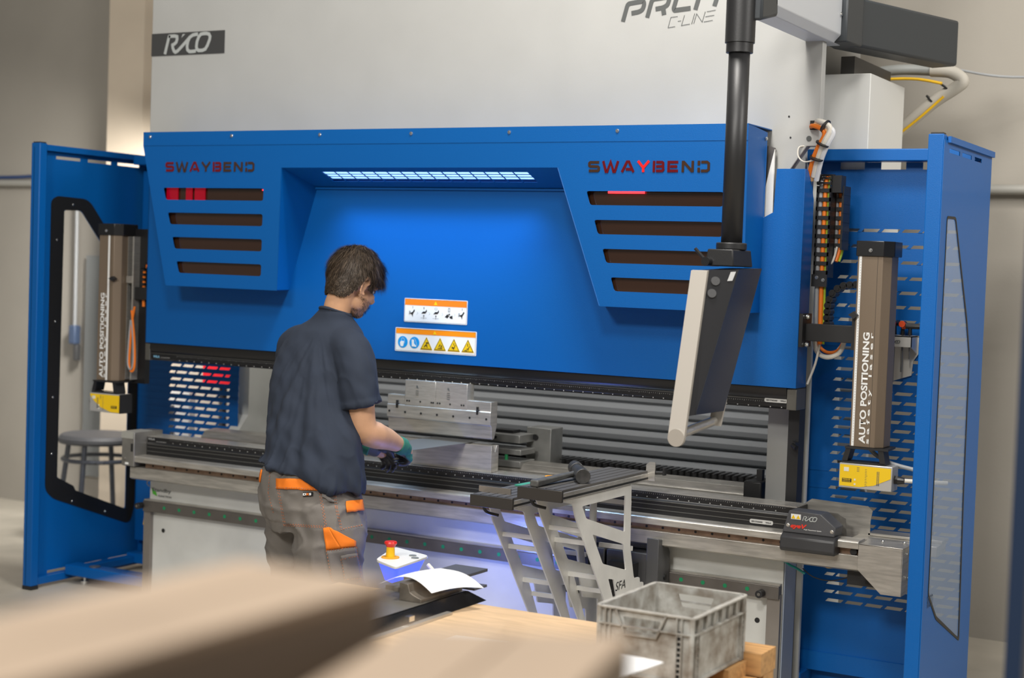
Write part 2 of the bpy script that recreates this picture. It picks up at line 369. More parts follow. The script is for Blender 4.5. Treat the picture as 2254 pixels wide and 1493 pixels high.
screws('hood_screw', [(x, 5.863, 2.345) for x in (-5.345, -4.838, -4.324, -3.827, -3.329, -2.819)], .0065, HO)
screws('hood_screw', [(-2.248, 6.06, 2.325)], .0065, HO, (1, 0, 0))
screws('hole_plug', [(-2.18, 6.129, 2.42), (-2.17, 6.129, 2.335)], .003, PB, h=.002, m_=BLACKM)
# white tapered bracket and dark gusset visible in the notch
MB().prism([(-2.275, 2.305), (-2.225, 2.292), (-2.222, 2.28), (-2.240, 2.20), (-2.270, 2.05)], 'y', 6.10, 6.112).build('gusset', mat('brown_grey_gusset', (.10, .09, .085), .5), PB)
MB().prism([(-2.240, 2.20), (-2.221, 2.285), (-2.218, 2.0), (-2.262, 2.0), (-2.266, 2.07)], 'y', 6.09, 6.10).build('white_bracket', mat('white_powder_coat', (.75, .74, .70), .5), PB)
# logos on the housing
lb = box('logo_plate', mat('charcoal_plate', (.05, .05, .05), .5), PB, -5.5945, -5.119, 6.127, 6.1295, 2.78, 2.893)
rico('logotype', mat('silver_print', (.42, .44, .43), .5), lb, (-5.512, 6.127, 2.786), X, Z, .312)
mb = MB(); s = 1/3490.0
def rl(pts, rr=.012):
    out = [pts[0]]
    for i in range(1, len(pts)-1):
        p, a, b = (Vector(q) for q in (pts[i], pts[i-1], pts[i+1])); k = min(rr, (a-p).length*.45, (b-p).length*.45)
        s0 = p+(a-p).normalized()*k; s1 = p+(b-p).normalized()*k
        out += [tuple(s0*(1-t)**2+p*2*t*(1-t)+s1*t*t) for t in (0, .25, .5, .75, 1)]
    return out+[pts[-1]]
def HT(pts): return [((px_-330)*s, (335-py_-(px_-330)*-.047)*s) for px_, py_ in pts]
o_ = (-2.951, 6.129, 2.836); W_ = 70*s
stroke(mb, rl(HT([(365, 335), (435, 78), (690, 62), (705, 110), (680, 190), (620, 215), (500, 225)])), .019, o_, X, Z)
stroke(mb, rl(HT([(760, 312), (830, 52), (1095, 40), (1105, 80), (1080, 160), (1010, 190), (890, 200)])), .019, o_, X, Z)
stroke(mb, HT([(1010, 190), (1032, 297)]), .021, o_, X, Z, off=.0014)
stroke(mb, rl(HT([(1510, 22), (1260, 30), (1225, 60), (1180, 220), (1195, 248), (1450, 240)])), .019, o_, X, Z)
stroke(mb, rl(HT([(1525, 270), (1600, 8), (1870, -2), (1885, 40), (1820, 245)])), .019, o_, X, Z)
mb.build('model_lettering', INKG, PB)
mb = MB(); t_ = .0022
for pts in ([(1250, 342), (1142, 346), (1103, 493), (1215, 486)], [(1255, 413), (1308, 410)], [(1358, 333), (1315, 480), (1448, 470)], [(1518, 322), (1475, 474)], [(1508, 470), (1548, 330), (1640, 460), (1682, 312)],
            [(1706, 317), (1843, 306)], [(1686, 387), (1824, 378)], [(1664, 459), (1803, 450)]):
    stroke(mb, HT(pts), t_, o_, X, Z)
mb.build('line_lettering', INKG, PB)
# upper clamping beam
TICKS = None
def scale_ticks(x0, x1, y, zt, zb, parent, name='scale_marks'):
    mb = MB(); x = x0; i = 0
    while x < x1:
        h = .0055 if i % 5 == 0 else .003
        mb.add([(x, y, zt-h), (x+.0012, y, zt-h), (x+.0012, y, zt), (x, y, zt)], [(0, 1, 2, 3)])
        if i % 5 == 2: mb.box(x-.002, x+.0025, y-.0003, y, zb, zb+.004)
        x += .0095; i += 1
    mb.build(name, mat('engraved_scale', (.42, .42, .40), .5), parent)
BM = MB()
BM.prism([(6.085, 1.322), (6.16, 1.322), (6.16, 1.232), (6.115, 1.232), (6.100, 1.243), (6.100, 1.272), (6.092, 1.278), (6.085, 1.292)], 'x', -5.52, -2.125).build('upper_clamp_beam', BLACK, PB, bevel=.002)
scale_ticks(-5.35, -2.14, 6.0995, 1.262, 1.238, PB)
MB().prism([(6.087, 1.294), (6.0885, 1.298), (6.095, 1.298), (6.095, 1.292)], 'x', -5.52, -2.125).build('clamp_trim', STEEL, PB)
for z_ in (1.274, 1.268): box('beam_groove_highlight', mat('groove_highlight_steel', (.20, .20, .19), .3, .6), PB, -5.52, -2.125, 6.0985, 6.101, z_, z_+.0018)  # grey strips added as highlight lines along the beam grooves
for a, b in ((-5.552, -5.52), (-2.125, -2.083)): box('beam_end_cap', mat('dark_nickel', (.16, .155, .14), .35, .6), PB, a, b, 6.088, 6.2, 1.232, 1.318, bevel=.003)
text('maker_mark', 'WILA', mat('pale_blue_print', (.25, .55, .8), .5), PB, (-5.505, 6.0995, 1.246), X, Z, .042, .012, bold=.03)
text('maker_mark', 'NEW STANDARD PREMIUM', mat('grey_print', (.4, .4, .4), .5), PB, (-5.455, 6.0995, 1.246), X, Z, .06, .006)
def wila_badge(o, parent):
    b = MB(); b.prism(rpoly([(o[0], o[2]), (o[0]+.1, o[2]), (o[0]+.1, o[2]+.017), (o[0], o[2]+.017)], .008), 'y', o[1]-.0015, o[1])
    q = b.build('badge', mat('silver_badge', (.6, .6, .58), .4, .3), parent)
    text('badge_text', 'NEW STANDARD', INK, q, (o[0]+.008, o[1]-.0015, o[2]+.005), X, Z, .048, .006, bold=.03)
    text('badge_text', 'WILA', INK, q, (o[0]+.068, o[1]-.0015, o[2]+.005), X, Z, .024, .006, bold=.03)
wila_badge((-2.222, 6.099, 1.258), PB)
# stickers on the ram cover
def tri(cx, cz_, h): return [(cx-h*.56, cz_-h*.5), (cx+h*.56, cz_-h*.5), (cx, cz_+h*.5)]
def arc(cx, cz_, rx, rz, a0=0, a1=360, n=20): return [(cx+rx*math.cos(math.radians(a0+(a1-a0)*i/n)), cz_+rz*math.sin(math.radians(a0+(a1-a0)*i/n))) for i in range(n+(0 if a1-a0 == 360 else 1))]
YS = 6.0745
def flat(mb, poly, k): mb.prism(poly, 'y', YS-.0006*k, YS-.0006*(k-1))
ST = MB(); flat(ST, rpoly([(-3.972, 1.503), (-3.634, 1.503), (-3.634, 1.612), (-3.972, 1.612)], .005), 1)
S1 = ST.build('warning_sticker', WHITE, PB)
b_ = MB(); flat(b_, [(-3.968, 1.581), (-3.638, 1.581), (-3.638, 1.608), (-3.968, 1.608)], 2); b_.build('orange_header', ORANGEP, S1)
b_ = MB(); stroke(b_, [(-3.9685, 1.5065), (-3.6375, 1.5065), (-3.6375, 1.609), (-3.9685, 1.609)], .0012, (0, YS-.0006, 0), X, Z, closed=True)
for i, cx in enumerate((-3.93, -3.865, -3.80, -3.73, -3.665)):
    z0 = 1.546
    if i in (0, 4):
        flat(b_, [(cx-.012, z0-.004), (cx+.004, z0+.004), (cx+.012, z0+.016), (cx+.016, z0+.010), (cx+.006, z0-.006), (cx+.004, z0-.020), (cx-.001, z0-.008)], 2)
        for q in range(4): stroke(b_, [(cx-.016, z0-.008+q*.005), (cx-.006, z0-.003+q*.003)], .0016, (0, YS-.0006, 0), X, Z)
        flat(b_, [(cx+.003, z0+.020), (cx+.005, z0+.020), (cx+.005, z0+.030), (cx+.003, z0+.030)], 2)
    elif i in (1, 2):
        flat(b_, [(cx-.014, z0-.002), (cx-.004, z0+.008), (cx+.008, z0+.008), (cx+.014, z0+.018), (cx+.016, z0+.008), (cx+.008, z0-.001)], 2)
        stroke(b_, [(cx-.016, z0-.022), (cx+.016, z0-.022)], .001, (0, YS-.0006, 0), X, Z)
        stroke(b_, [(cx, z0-.026), (cx, z0-.008)], .0018, (0, YS-.0006, 0), X, Z); flat(b_, tri(cx, z0-.010, .007), 2)
        if i == 1: flat(b_, [(cx-.002, z0+.018), (cx+.001, z0+.018), (cx+.001, z0+.028), (cx-.002, z0+.028)], 2)
        else: stroke(b_, arc(cx, z0+.022, .007, .005), .001, (0, YS-.0006, 0), X, Z, closed=True)
    else:
        stroke(b_, [(cx-.004, z0+.012), (cx+.004, z0+.012), (cx+.004, z0+.028), (cx-.004, z0+.028)], .002, (0, YS-.0006, 0), X, Z, closed=True)
        flat(b_, [(cx-.022, z0-.012), (cx-.010, z0), (cx+.002, z0-.006), (cx-.008, z0-.018)], 2); flat(b_, [(cx+.002, z0-.010), (cx+.018, z0-.004), (cx+.020, z0-.020), (cx+.006, z0-.018)], 2); flat(b_, [(cx-.008, z0), (cx+.004, z0+.004), (cx+.006, z0-.004)], 2)
for cx in (-3.90, -3.835, -3.765, -3.70): stroke(b_, [(cx-.004, 1.552), (cx+.004, 1.545), (cx-.004, 1.538)], .0006, (0, YS-.0006, 0), X, Z)
b_.build('pictograms', INK, S1)
b_ = MB(); flat(b_, tri(-3.803, 1.594, .017), 3); b_.build('small_triangle', YELLOWP, S1)
ST = MB(); flat(ST, rpoly([(-4.017, 1.366), (-3.581, 1.366), (-3.581, 1.475), (-4.017, 1.475)], .005), 1)
S2 = ST.build('warning_sticker', WHITE, PB)
b_ = MB(); flat(b_, [(-4.012, 1.448), (-3.586, 1.448), (-3.586, 1.471), (-4.012, 1.471)], 2); b_.build('orange_header', mat('orange_print_b', (.95, .27, .0), .5), S2)
b_ = MB(); flat(b_, arc(-3.975, 1.409, .027, .027), 2); flat(b_, arc(-3.911, 1.409, .027, .027), 2); b_.build('blue_discs', BLUEP, S2)
b_ = MB()
flat(b_, rpoly([(-3.986, 1.389), (-3.972, 1.389), (-3.967, 1.412), (-3.984, 1.414), (-3.990, 1.406)], .003), 3)
stroke(b_, sm2([(-3.982, 1.414), (-3.980, 1.425), (-3.974, 1.428), (-3.966, 1.422), (-3.963, 1.404)]), .0012, (0, YS-.0012, 0), X, Z)
flat(b_, [(-3.925, 1.391), (-3.900, 1.390), (-3.902, 1.396), (-3.913, 1.404), (-3.914, 1.422), (-3.926, 1.423)], 3)
stroke(b_, [(-3.914, 1.428), (-3.906, 1.424), (-3.896, 1.395)], .0012, (0, YS-.0012, 0), X, Z); b_.build('glove_and_boot_pictograms', WHITE, S2)
b_ = MB(); b2 = MB(); b3 = MB()
for i, cx in enumerate((-3.846, -3.773, -3.699, -3.625)):
    flat(b_, tri(cx, 1.409, .060), 2); flat(b3, tri(cx, 1.409, .054), 3)
    flat(b2, [], 4) if 0 else None
    for q in (tri(cx, 1.4075, .046),): flat(b2, q, 4)
b_.build('triangle_rims', YELLOWP, S2); b3.build('triangle_borders', INK, S2); b2.build('triangles', YELLOWP, S2)
b_ = MB(); flat(b_, tri(-3.803, 1.459, .015), 3); b_.build('small_triangle', YELLOWP, S2)
b_ = MB(); YP = (0, YS-.0024, 0)
for (cx, L_) in ((-3.846, [[(-.012, -.012), (.002, .004), (.008, .010)], [(-.002, .010), (.010, .010), (.012, .006)], [(.002, -.002), (.008, -.012)], [(-.008, -.004), (.006, -.002)]]),
                 (-3.773, [[(-.010, -.012), (.014, -.012)], [(.004, -.010), (.010, .002), (.014, -.012)], [(-.006, -.004), (.004, .002)], [(-.002, .006), (.004, .000)], [(.004, .008), (.006, .009)]]),
                 (-3.699, [[(.000, -.014), (.004, -.004), (.009, .008)], [(-.010, -.002), (.002, -.006)], [(-.009, -.008), (.002, -.006)], [(.001, .006), (.001, .016)]]),
                 (-3.625, [[(-.017, -.014), (-.002, -.014)], [(-.006, -.008), (.004, -.006), (.010, .006)], [(.004, -.006), (.003, -.014)], [(.0, .004), (.0, .018)]])):
    for l in L_: stroke(b_, [(cx+a, 1.402+b) for a, b in l], .0032, YP, X, Z)
stroke(b_, [(-4.0125, 1.370), (-3.5855, 1.370), (-3.5855, 1.4715), (-4.0125, 1.4715)], .0012, (0, YS-.0006, 0), X, Z, closed=True)
b_.build('pictograms', INK, S2)
# lower bed
BD = MB()
BD.prism([(6.05, .752), (6.05, .812), (6.055, .818), (6.055, .845), (6.19, .845), (6.19, .752)], 'x', -5.49, -2.05).build('lower_die_holder', BLACK, PB, bevel=.002)
scale_ticks(-5.34, -2.1, 6.0545, .840, .822, PB)
for k in range(4): box('ground_strip', STEELB, PB, -5.49, -2.05, 6.058+k*.030, 6.078+k*.030, .845, .8475+.001*k)
MB().prism([(5.965, .722), (5.965, .748), (5.972, .754), (6.05, .754), (6.05, .722)], 'x', -5.52, -1.765).build('front_bar', STEEL, PB, bevel=.002)
box('slotted_rail', mat('coppery_rail', (.30, .20, .14), .4, .7, var=.3, vscale=20), PB, -5.45, -1.765, 6.0, 6.05, .69, .722)
x = -5.40
while x < -1.9: MB().cyl((x, 6.001, .708), (x, 5.999, .708), .0055, n=10).build('rail_hole', INK, PB); x += .0735
MB().prism([(5.985, .638), (5.985, .694), (6.02, .697), (6.1, .697), (6.1, .63), (6.0, .630)], 'x', -5.54, -1.765).build('bed_apron', STEEL, PB, bevel=.002)
BR = box('bed_end_block', mat('satin_steel_block', (.36, .35, .33), .4, .8, var=.15, vscale=12), PB, -5.575, -5.492, 5.96, 6.17, .70, .872, bevel=.003)
box('block_top', mat('aged_aluminium', (.50, .50, .46), .45, .5), BR, -5.576, -5.50, 5.958, 6.1, .84, .874)
box('block_slot', BLACKM, BR, -5.512, -5.500, 5.957, 5.96, .775, .815)
MB().cyl((-5.555, 5.960, .735), (-5.555, 5.952, .735), .009, n=16).build('block_bolt', STEELD, BR)
box('block_label', WHITE, BR, -5.548, -5.528, 5.957, 5.96, .708, .718)
text('maker_mark', 'WILA', mat('grey_print', (.4, .4, .4), .5), PB, (-5.485, 6.0545, .830), X, Z, .045, .010, bold=.03)
text('maker_mark', 'NEW STANDARD PREMIUM', mat('grey_print', (.4, .4, .4), .5), PB, (-5.43, 6.0545, .822), X, Z, .065, .005)
wila_badge((-2.245, 6.049, .752+.012), PB)
for z_ in (.772, .793, .808): box('guide_groove_highlight', mat('groove_highlight_steel', (.20, .20, .19), .3, .6), PB, -5.49, -2.05, 6.0488, 6.052, z_, z_+.0022)  # highlights of the holder grooves put in as thin grey strips
# back rail behind the die holder, with bolts
RRO = MB().prism([(6.30, .800), (6.30, .84), (6.31, .845), (6.33, .868), (6.40, .875), (6.42, .875), (6.42, .80)], 'x', -5.35, -2.36).build('back_rail', STEEL, PB, bevel=.002)
for k in range(41):
    pass
x = -5.3
while x < -2.4: MB().cyl((x, 6.3, .822), (x, 6.2985, .822), .0075, n=12).build('back_rail_hole', INK, RRO); x += .07
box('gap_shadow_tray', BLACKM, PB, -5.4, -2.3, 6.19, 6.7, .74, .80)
box('back_rail_end', BLACKM, PB, -2.37, -2.29, 6.29, 6.44, .80, .90, bevel=.006)
box('back_rail_knob', BLACKM, PB, -2.335, -2.31, 6.35, 6.38, .90, .945)
lad = MB(); x = -4.0
lad.box(-4.1, -2.4, 6.62, 6.64, .845, .872)
while x < -2.45: lad.box(x, x+.012, 6.56, 6.70, .872, .876); x += .032
lad.build('cable_ladder', BLACKM, PB)
box('rear_beam', STEEL, PB, -3.5, -2.35, 6.44, 6.52, .80, .845)
# white base with rails
box('base_panel', BASEP, PB, -5.52, -2.115, 6.115, 6.16, .0, .632, bevel=.002)
box('base_side', mat('blue_grey_side', (.30, .34, .42), .5), PB, -2.1125, -2.108, 6.118, 6.25, .0, .625)
box('side_post', mat('brown_grey_steel', (.26, .235, .21), .45, .5, var=.15), PB, -2.172, -2.116, 6.09, 6.113, 0, .475)
box('side_post', mat('brown_grey_steel', (.26, .235, .21), .45), PB, -5.535, -5.492, 6.09, 6.113, 0, .475)
box('dotted_rail', mat('dark_rail_steel', (.17, .155, .14), .42, .6, var=.15, vscale=9), PB, -5.53, -2.118, 6.075, 6.113, .458, .512, bevel=.002)
box('rail_lip', STEEL, PB, -5.53, -2.118, 6.085, 6.113, .512, .519)
for k in range(33): MB().cyl((-5.386+k*.0979, 6.0745, .487), (-5.386+k*.0979, 6.0738, .487), .009, n=14).build('green_dot', GREEND, PB)
for p in ((-5.535, .487), (-2.189, .478)):
    kb = MB(); kb.cyl((p[0], 6.075, p[1]), (p[0], 6.035, p[1]), .016, n=20); k_ = kb.build('stop_knob', BLACKM, PB, bevel=.002)
    MB().cyl((p[0], 6.0345, p[1]), (p[0], 6.0340, p[1]), .007, n=6).build('socket', STEELD, k_)
for x, z, r in ((-5.424, .363, .011), (-2.219, .354, .011)):
    MB().cyl((x, 6.1148, z), (x, 6.1135, z), r, n=18).build('bolt_hole', INK, PB)
text('function_lettering', 'Standby', INKG, PB, (-5.505, 6.1145, .553), X, Z, .128, .024, bold=.02)
text('function_lettering', 'FUNCTION', INKG, PB, (-5.462, 6.1145, .533), X, Z, .088, .010, bold=.02)
lf = MB(); lf.prism([(-5.508, .575), (-5.500, .545), (-5.470, .535), (-5.478, .556)], 'y', 6.1135, 6.1145).build('green_leaf', mat('leaf_green_print', (.08, .42, .03), .5), PB)
th = MB(); th.tube([(-3.7, 6.10, .626), (-2.9, 6.095, .616), (-2.2, 6.10, .62), (-2.08, 6.10, .60), (-2.02, 6.1, .575)], .005).build('teal_hose', mat('teal_hose', (.0, .22, .20), .4), PB)
# throat: rear shutter and inner walls
sh = MB(); z = .55
while z < 1.5:
    sh.prism([(7.0, z), (6.982, z+.012), (6.978, z+.035), (6.990, z+.058), (7.0, z+.062), (7.02, z+.062), (7.02, z)], 'x', -4.86, -2.05); z += .064
tag(sh.build('rear_shutter', SHUT, PB), 'grey ribbed shutter slats')
box('throat_wall', mat('pale_throat_panel', (.75, .76, .72), .5, var=.1), PB, -5.5, -4.86, 6.98, 7.02, .5, 1.5)
box('throat_floor', BLACKM, PB, -5.48, -2.1, 6.72, 7.0, .6, .72)
# right rail extension, end box and cover plates
EB = MB(); EB.prism([(-1.765, .745), (-1.592, .743), (-1.594, .558), (-1.672, .558), (-1.768, .644)], 'y', 5.968, 5.974)
EB.box(-1.597, -1.592, 5.968, 6.10, .558, .743); EB.box(-1.765, -1.592, 5.968, 6.1, .740, .745)
EB.build('end_box', STEEL, PB, bevel=.0015)
box('end_inner', BLACKM, PB, -1.76, -1.62, 6.0, 6.1, .60, .73)
box('end_inner', BLACKM, PB, -1.83, -1.70, 6.05, 6.12, .565, .635)
MB().cyl((-1.79, 5.984, .708), (-1.79, 5.995, .708), .014).build('guide_wheel', BLACKM, PB)
MB().prism([(-2.12, .836), (-1.896, .833), (-1.862, .816), (-1.855, .745), (-2.12, .745)], 'y', 6.10, 6.103).build('cover_plate', STEELD, PB)
MB().prism([(-2.068, .844), (-2.037, .867), (-1.802, .860), (-1.783, .844), (-1.79, .80), (-1.79, .729), (-2.068, .729)], 'y', 6.20, 6.203).build('cover_plate', STEEL, PB)
MB().box(-1.84, -1.5, 6.12, 6.26, .700, .742).box(-1.80, -1.5, 6.20, 6.30, .742, .755).build('rail_trough', STEEL, PB, bevel=.003)
screws('trough_screw', [(-1.70, 6.07, .746), (-1.62, 6.09, .746)], .006, PB, (0, 0, 1))
screws('trough_screw', [(-1.59, 6.06, .71), (-1.59, 6.05, .62)], .006, PB, (1, 0, 0))
# cables hanging under the rail
MB().tube([(-2.03, 6.1, .595), (-1.98, 6.1, .565), (-1.90, 6.1, .562), (-1.80, 6.1, .60)], .0025).build('black_cable', BLACKM, PB)
MB().tube([(-1.96, 6.1, .63), (-1.93, 6.1, .612), (-1.88, 6.1, .62), (-1.85, 6.1, .63)], .003).build('yellow_cable', YELPL, PB)
MB().tube([(-5.5, 6.12, .63), (-5.545, 6.12, .60), (-5.53, 6.12, .58)], .003).build('grey_cable', GRCABLE, PB)
for x, z in ((-2.13, 1.08),):
    MB().cyl((x, 6.24, z), (x, 6.20, z), .014).cyl((x, 6.20, z), (x+.02, 6.19, z-.01), .010).build('guide_knob', BLACKM, PB)

# eye carriage on the front rail
EC = thing('measuring_carriage', 'dark grey angle measuring carriage on the right end of the front rail', 'carriage', (-1.95, 5.95, .68))
MB().prism([(-2.046, .848), (-1.915, .845), (-1.852, .797), (-1.858, .760), (-2.071, .760)], 'y', 5.948, 6.045).build('housing', mat('graphite_paint', (.075, .076, .082), .42, bump=.2), EC, bevel=.004)
MB().prism([(5.955, .762), (5.925, .745), (5.922, .700), (5.935, .688), (6.0, .688), (6.0, .762)], 'x', -2.071, -1.848).build('lower_cover', mat('graphite_dark', (.035, .035, .037), .45), EC, bevel=.006)
screws('screw', [(-2.047, 5.948, .79), (-1.868, 5.948, .782)], .006, EC, h=.003)
lab = box('warning_label', WHITE, EC, -2.036, -1.996, 5.9465, 5.948, .815, .836)
b_ = MB()
for cx in (-2.026, -2.006): b_.prism(tri(cx, .8255, .015), 'y', 5.9455, 5.9465)
b_.build('triangles', YELLOWP, lab)
rico('logotype', mat('silver_print', (.42, .44, .43), .5), EC, (-1.99, 5.948, .812), X, Z, .062)
text('red_lettering', 'eyeV', REDP, EC, (-2.037, 5.948, .776), X, Z, .068, .022, bold=.05, shear=.3)
text('small_lettering', 'Angle Measurement System', WHITE, EC, (-1.982, 5.948, .7755), X, Z, .072, .006, bold=.01)

# ------------------------------------------------------------------ tools in the press
PA = thing('punch_holder', 'bright steel tool adapter clamped under the black upper beam', 'tool holder', (-3.78, 6.09, 1.12))
for a, b in ((-3.945, -3.780), (-3.779, -3.612)): box('adapter_block', STEELB, PA, a, b, 6.06, 6.12, 1.122, 1.238, bevel=.0015)
for x in (-3.932, -3.92, -3.86, -3.80, -3.79, -3.767, -3.755, -3.70, -3.64, -3.628): MB().cyl((x, 6.0595, 1.141), (x, 6.0588, 1.141), .0045, n=10).build('pin_hole', INK, PA)
for x, r_ in ((-3.878, 3), (-3.71, 4)):
    e_ = MB(); e_.prism([(x-.006, 1.205), (x+.006, 1.200), (x+.002, 1.212), (x-.004, 1.216)], 'y', 6.0588, 6.0595)
    for q in range(r_): e_.box(x-.008, x+.008, 6.0588, 6.0595, 1.188-q*.009, 1.191-q*.009)
    e_.build('etched_mark', INKG, PA)
PU = thing('bending_punch', 'long worn steel bending punch hanging above the die', 'punch', (-3.76, 6.09, 1.0))
MB().prism([(6.062, 1.165), (6.12, 1.165), (6.12, 1.06), (6.10, 1.0), (6.085, .995), (6.076, 1.0), (6.070, 1.058), (6.058, 1.062), (6.058, 1.118), (6.062, 1.121)], 'x', -4.04, -3.487).build('punch_body', STEEL, PU, bevel=.0015)
for x in (-3.985, -3.555):
    MB().box(x-.005, x+.005, 6.056, 6.062, 1.105, 1.140).cyl((x-.004, 6.055, 1.122), (x+.012, 6.055, 1.125), .003).build('safety_button', BLACKM, PU)
for k in range(7): MB().cyl((-4.026+k*.0865, 6.0575, 1.088), (-4.026+k*.0865, 6.0565, 1.088), .0055, n=10).build('bolt_head', INK, PU)
DI = thing('bending_die', 'steel V die standing on the lower die holder', 'die', (-3.72, 6.10, .849))
MB().prism([(6.07, .849), (6.135, .849), (6.135, .968), (6.118, .968), (6.1025, .936), (6.087, .968), (6.07, .968)], 'x', -4.02, -3.482).build('die_body', STEEL, DI, bevel=.001)
# thin sheet held by the worker
sm = MB(); sm.hexa([(-3.84, 5.60, .970), (-3.64, 5.585, .970), (-3.61, 6.19, .970), (-3.86, 6.19, .970)], [(-3.84, 5.60, .972), (-3.64, 5.585, .972), (-3.61, 6.19, .972), (-3.86, 6.19, .972)])
tag(sm.build('metal_blank', mat('dull_sheet_steel', (.30, .30, .29), .35, .8)), 'flat grey sheet metal piece laid across the V die under the punch', 'metal sheet')
BG = thing('back_gauge', 'aluminium back gauge fingers on a block behind the tools', 'back gauge', (-3.6, 6.5, .81))
AL = mat('cast_aluminium', (.42, .42, .40), .4, .7, var=.12, vscale=20)
box('tower', AL, BG, -3.54, -3.41, 6.5, 6.62, .81, 1.02, bevel=.003)
box('finger', AL, BG, -3.75, -3.50, 6.36, 6.50, .955, .992, bevel=.002)
box('finger', AL, BG, -3.70, -3.47, 6.32, 6.46, .905, .930, bevel=.002)
box('finger', AL, BG, -3.68, -3.46, 6.30, 6.44, .850, .880, bevel=.002)
box('black_pad', BLACKM, BG, -3.68, -3.57, 6.42, 6.49, .992, 1.006)
MB().cyl((-3.49, 6.5, .975), (-3.49, 6.49, .975), .014).cyl((-3.63, 6.359, .975), (-3.63, 6.355, .975), .008).build('bolts', BLACKM, BG)
for x in (-3.66, -3.55): MB().cyl((x, 6.33, .87), (x, 6.33, .91), .008).build('green_terminal', mat('green_terminal', (.03, .35, .12), .5), BG)
box('foot', STEELD, BG, -3.6, -3.4, 6.44, 6.62, .800, .812)
BG2 = thing('back_gauge', 'small silver carriage of the back gauge left of the worker', 'back gauge', (-4.75, 6.5, .80))
box('rail_cover', STEELB, BG2, -4.95, -4.70, 6.40, 6.52, .80, .90, bevel=.012)
MB().prism([(-4.86, .90), (-4.72, .90), (-4.72, .99), (-4.80, .97)], 'y', 6.44, 6.5).build('clamp_head', BLACKM, BG2)
MB().prism([(-4.90, .90), (-4.86, .90), (-4.80, 1.02), (-4.84, 1.03)], 'y', 6.46, 6.47).build('bracket', STEEL, BG2)
box('base', STEELD, BG2, -4.98, -4.66, 6.39, 6.53, .79, .81)

# ------------------------------------------------------------------ side guards
def zrows(ztop, zbot):
    out = []; z = ztop
    while z > zbot:
        out.append(z)
        sp = .066 if z > 1.85 else .060 if z > 1.5 else .045 if z > 1.35 else .040 if z > 1.2 else .0372
        z -= sp
    return out
def perforated(name, x0, x1, z0, z1, y, sx, pitch, nA, rows, parent, h=.0135, clipx=None):
    """blue sheet with alternating rows of slanted slots"""
    mb = MB(); zc = z1
    def q(a, b, c_, d): mb.add([(a[0], y, a[1]), (b[0], y, b[1]), (c_[0], y, c_[1]), (d[0], y, d[1])], [(0, 1, 2, 3)])
    for r, z in enumerate(rows):
        q((x0, z), (x1, z), (x1, zc), (x0, zc))
        zl = z-h; sl = .006
        cells = []
        if r % 2 == 0:
            for k in range(nA): cells.append((sx+k*pitch, sx+k*pitch+.068))
        else:
            cells.append((sx-.010, sx+.027))
            for k in range(nA): 
                a = sx+.040+k*pitch; b = a+.068
                if k == nA-1: b = a+.028
                cells.append((a, b))
        xa, xb = x0, x0
        for a, b in cells:
            if a > x1-.01: continue
            b = min(b, x1-.006)
            q((xb, zl), (a-sl, zl), (a+sl, z), (xa, z))
            xa, xb = b+sl, b-sl
            if b >= x1-.007: xa = xb = b
        q((xb, zl), (x1, zl), (x1, z), (xa, z))
        zc = zl
    q((x0, z0), (x1, z0), (x1, zc), (x0, zc))
    o = mb.build(name, BLUE, parent)
    for p in o.data.polygons: p.use_smooth = False
    md = o.modifiers.new('thickness', 'SOLIDIFY'); md.thickness = .002
    return o
WINF = mat('dark_window_gasket', (.010, .010, .010), .5)
GLASS = mat('tinted_door_glass', (.30, .40, .55), .05, alpha=.45, spec=.8)
CLEAR = mat('clear_door_glass', (.9, .92, .93), .03, alpha=.03, spec=.3)
def guard(label, xd, y0, y1, ztop, outer, inner, glass, slot_y, xs, xin, side):
    G = thing('side_guard', label, 'machine guard', (xd, (y0+y1)/2, 0))
    holes = [rpoly(outer if side > 0 else inner, .02)]
    for a, b in slot_y:
        holes.append([(a, 2.252), (b, 2.252), (b, 2.268), (a, 2.268)]); holes.append([(a, .063), (b, .063), (b, .078), (a, .078)])
    D = MB(); D.prism([(y0+.0, .02), (y1, .02), (y1, ztop-.02), (y0+.0, ztop-.02)], 'x', *((xd-.003, xd) if side > 0 else (xd-.003, xd)), holes=holes)
    D.build('door_panel', BLUE, G)
    box('front_post', BLUE, G, xs[0], xs[1], y0, y0+.05, .02, ztop, bevel=.003)
    box('post_cap', BLACKM, G, xs[0]+.008, xs[1]-.004, y0+.004, y0+.046, ztop, ztop+.006)
    box('post_foot', BLACKM, G, xs[0]-.002, xs[1]+.002, y0, y0+.05, .0, .02)
    e0, e1 = (xd-.035, xd-.003) if side > 0 else (xd, xd+.03)
    box('rear_post', BLUE, G, e0, e1, y1-.03, y1, .02, ztop-.01, bevel=.003)
    box('top_rail', BLUE, G, *((xd, xd+.012) if side > 0 else (xd-.02, xd-.003)), y0+.05, y1, ztop-.028, ztop-.005)
    box('top_rail', BLUE, G, *((xd-.03, xd-.003) if side > 0 else (xd, xd+.03)), y0+.05, y1-.03, ztop-.035, ztop-.005)
    box('bottom_rail', BLUE, G, *((xd-.03, xd-.003) if side > 0 else (xd, xd+.03)), y0+.05, y1-.03, .02, .058, bevel=.002)
    wf = MB()
    if side > 0:
        wf.prism(rpoly(outer, .02), 'x', xd, xd+.002, holes=[rpoly(inner, .015)])
    else:
        wf.prism(rpoly(outer, .05, 6), 'x', xd+.001, xd+.004, holes=[rpoly(inner, .004)])
    F = wf.build('window_gasket', WINF, G)
    gp = MB(); gp.prism(rpoly(outer, .02) if side > 0 else inner, 'x', xd-.002, xd-.001); gp.build('window_pane', glass, G)
    return G
R_out = [(5.905, 2.018), (6.040, 2.020), (6.302, 1.623), (6.374, 1.475), (6.386, .938), (6.425, .318), (6.024, .478), (5.890, .59)]
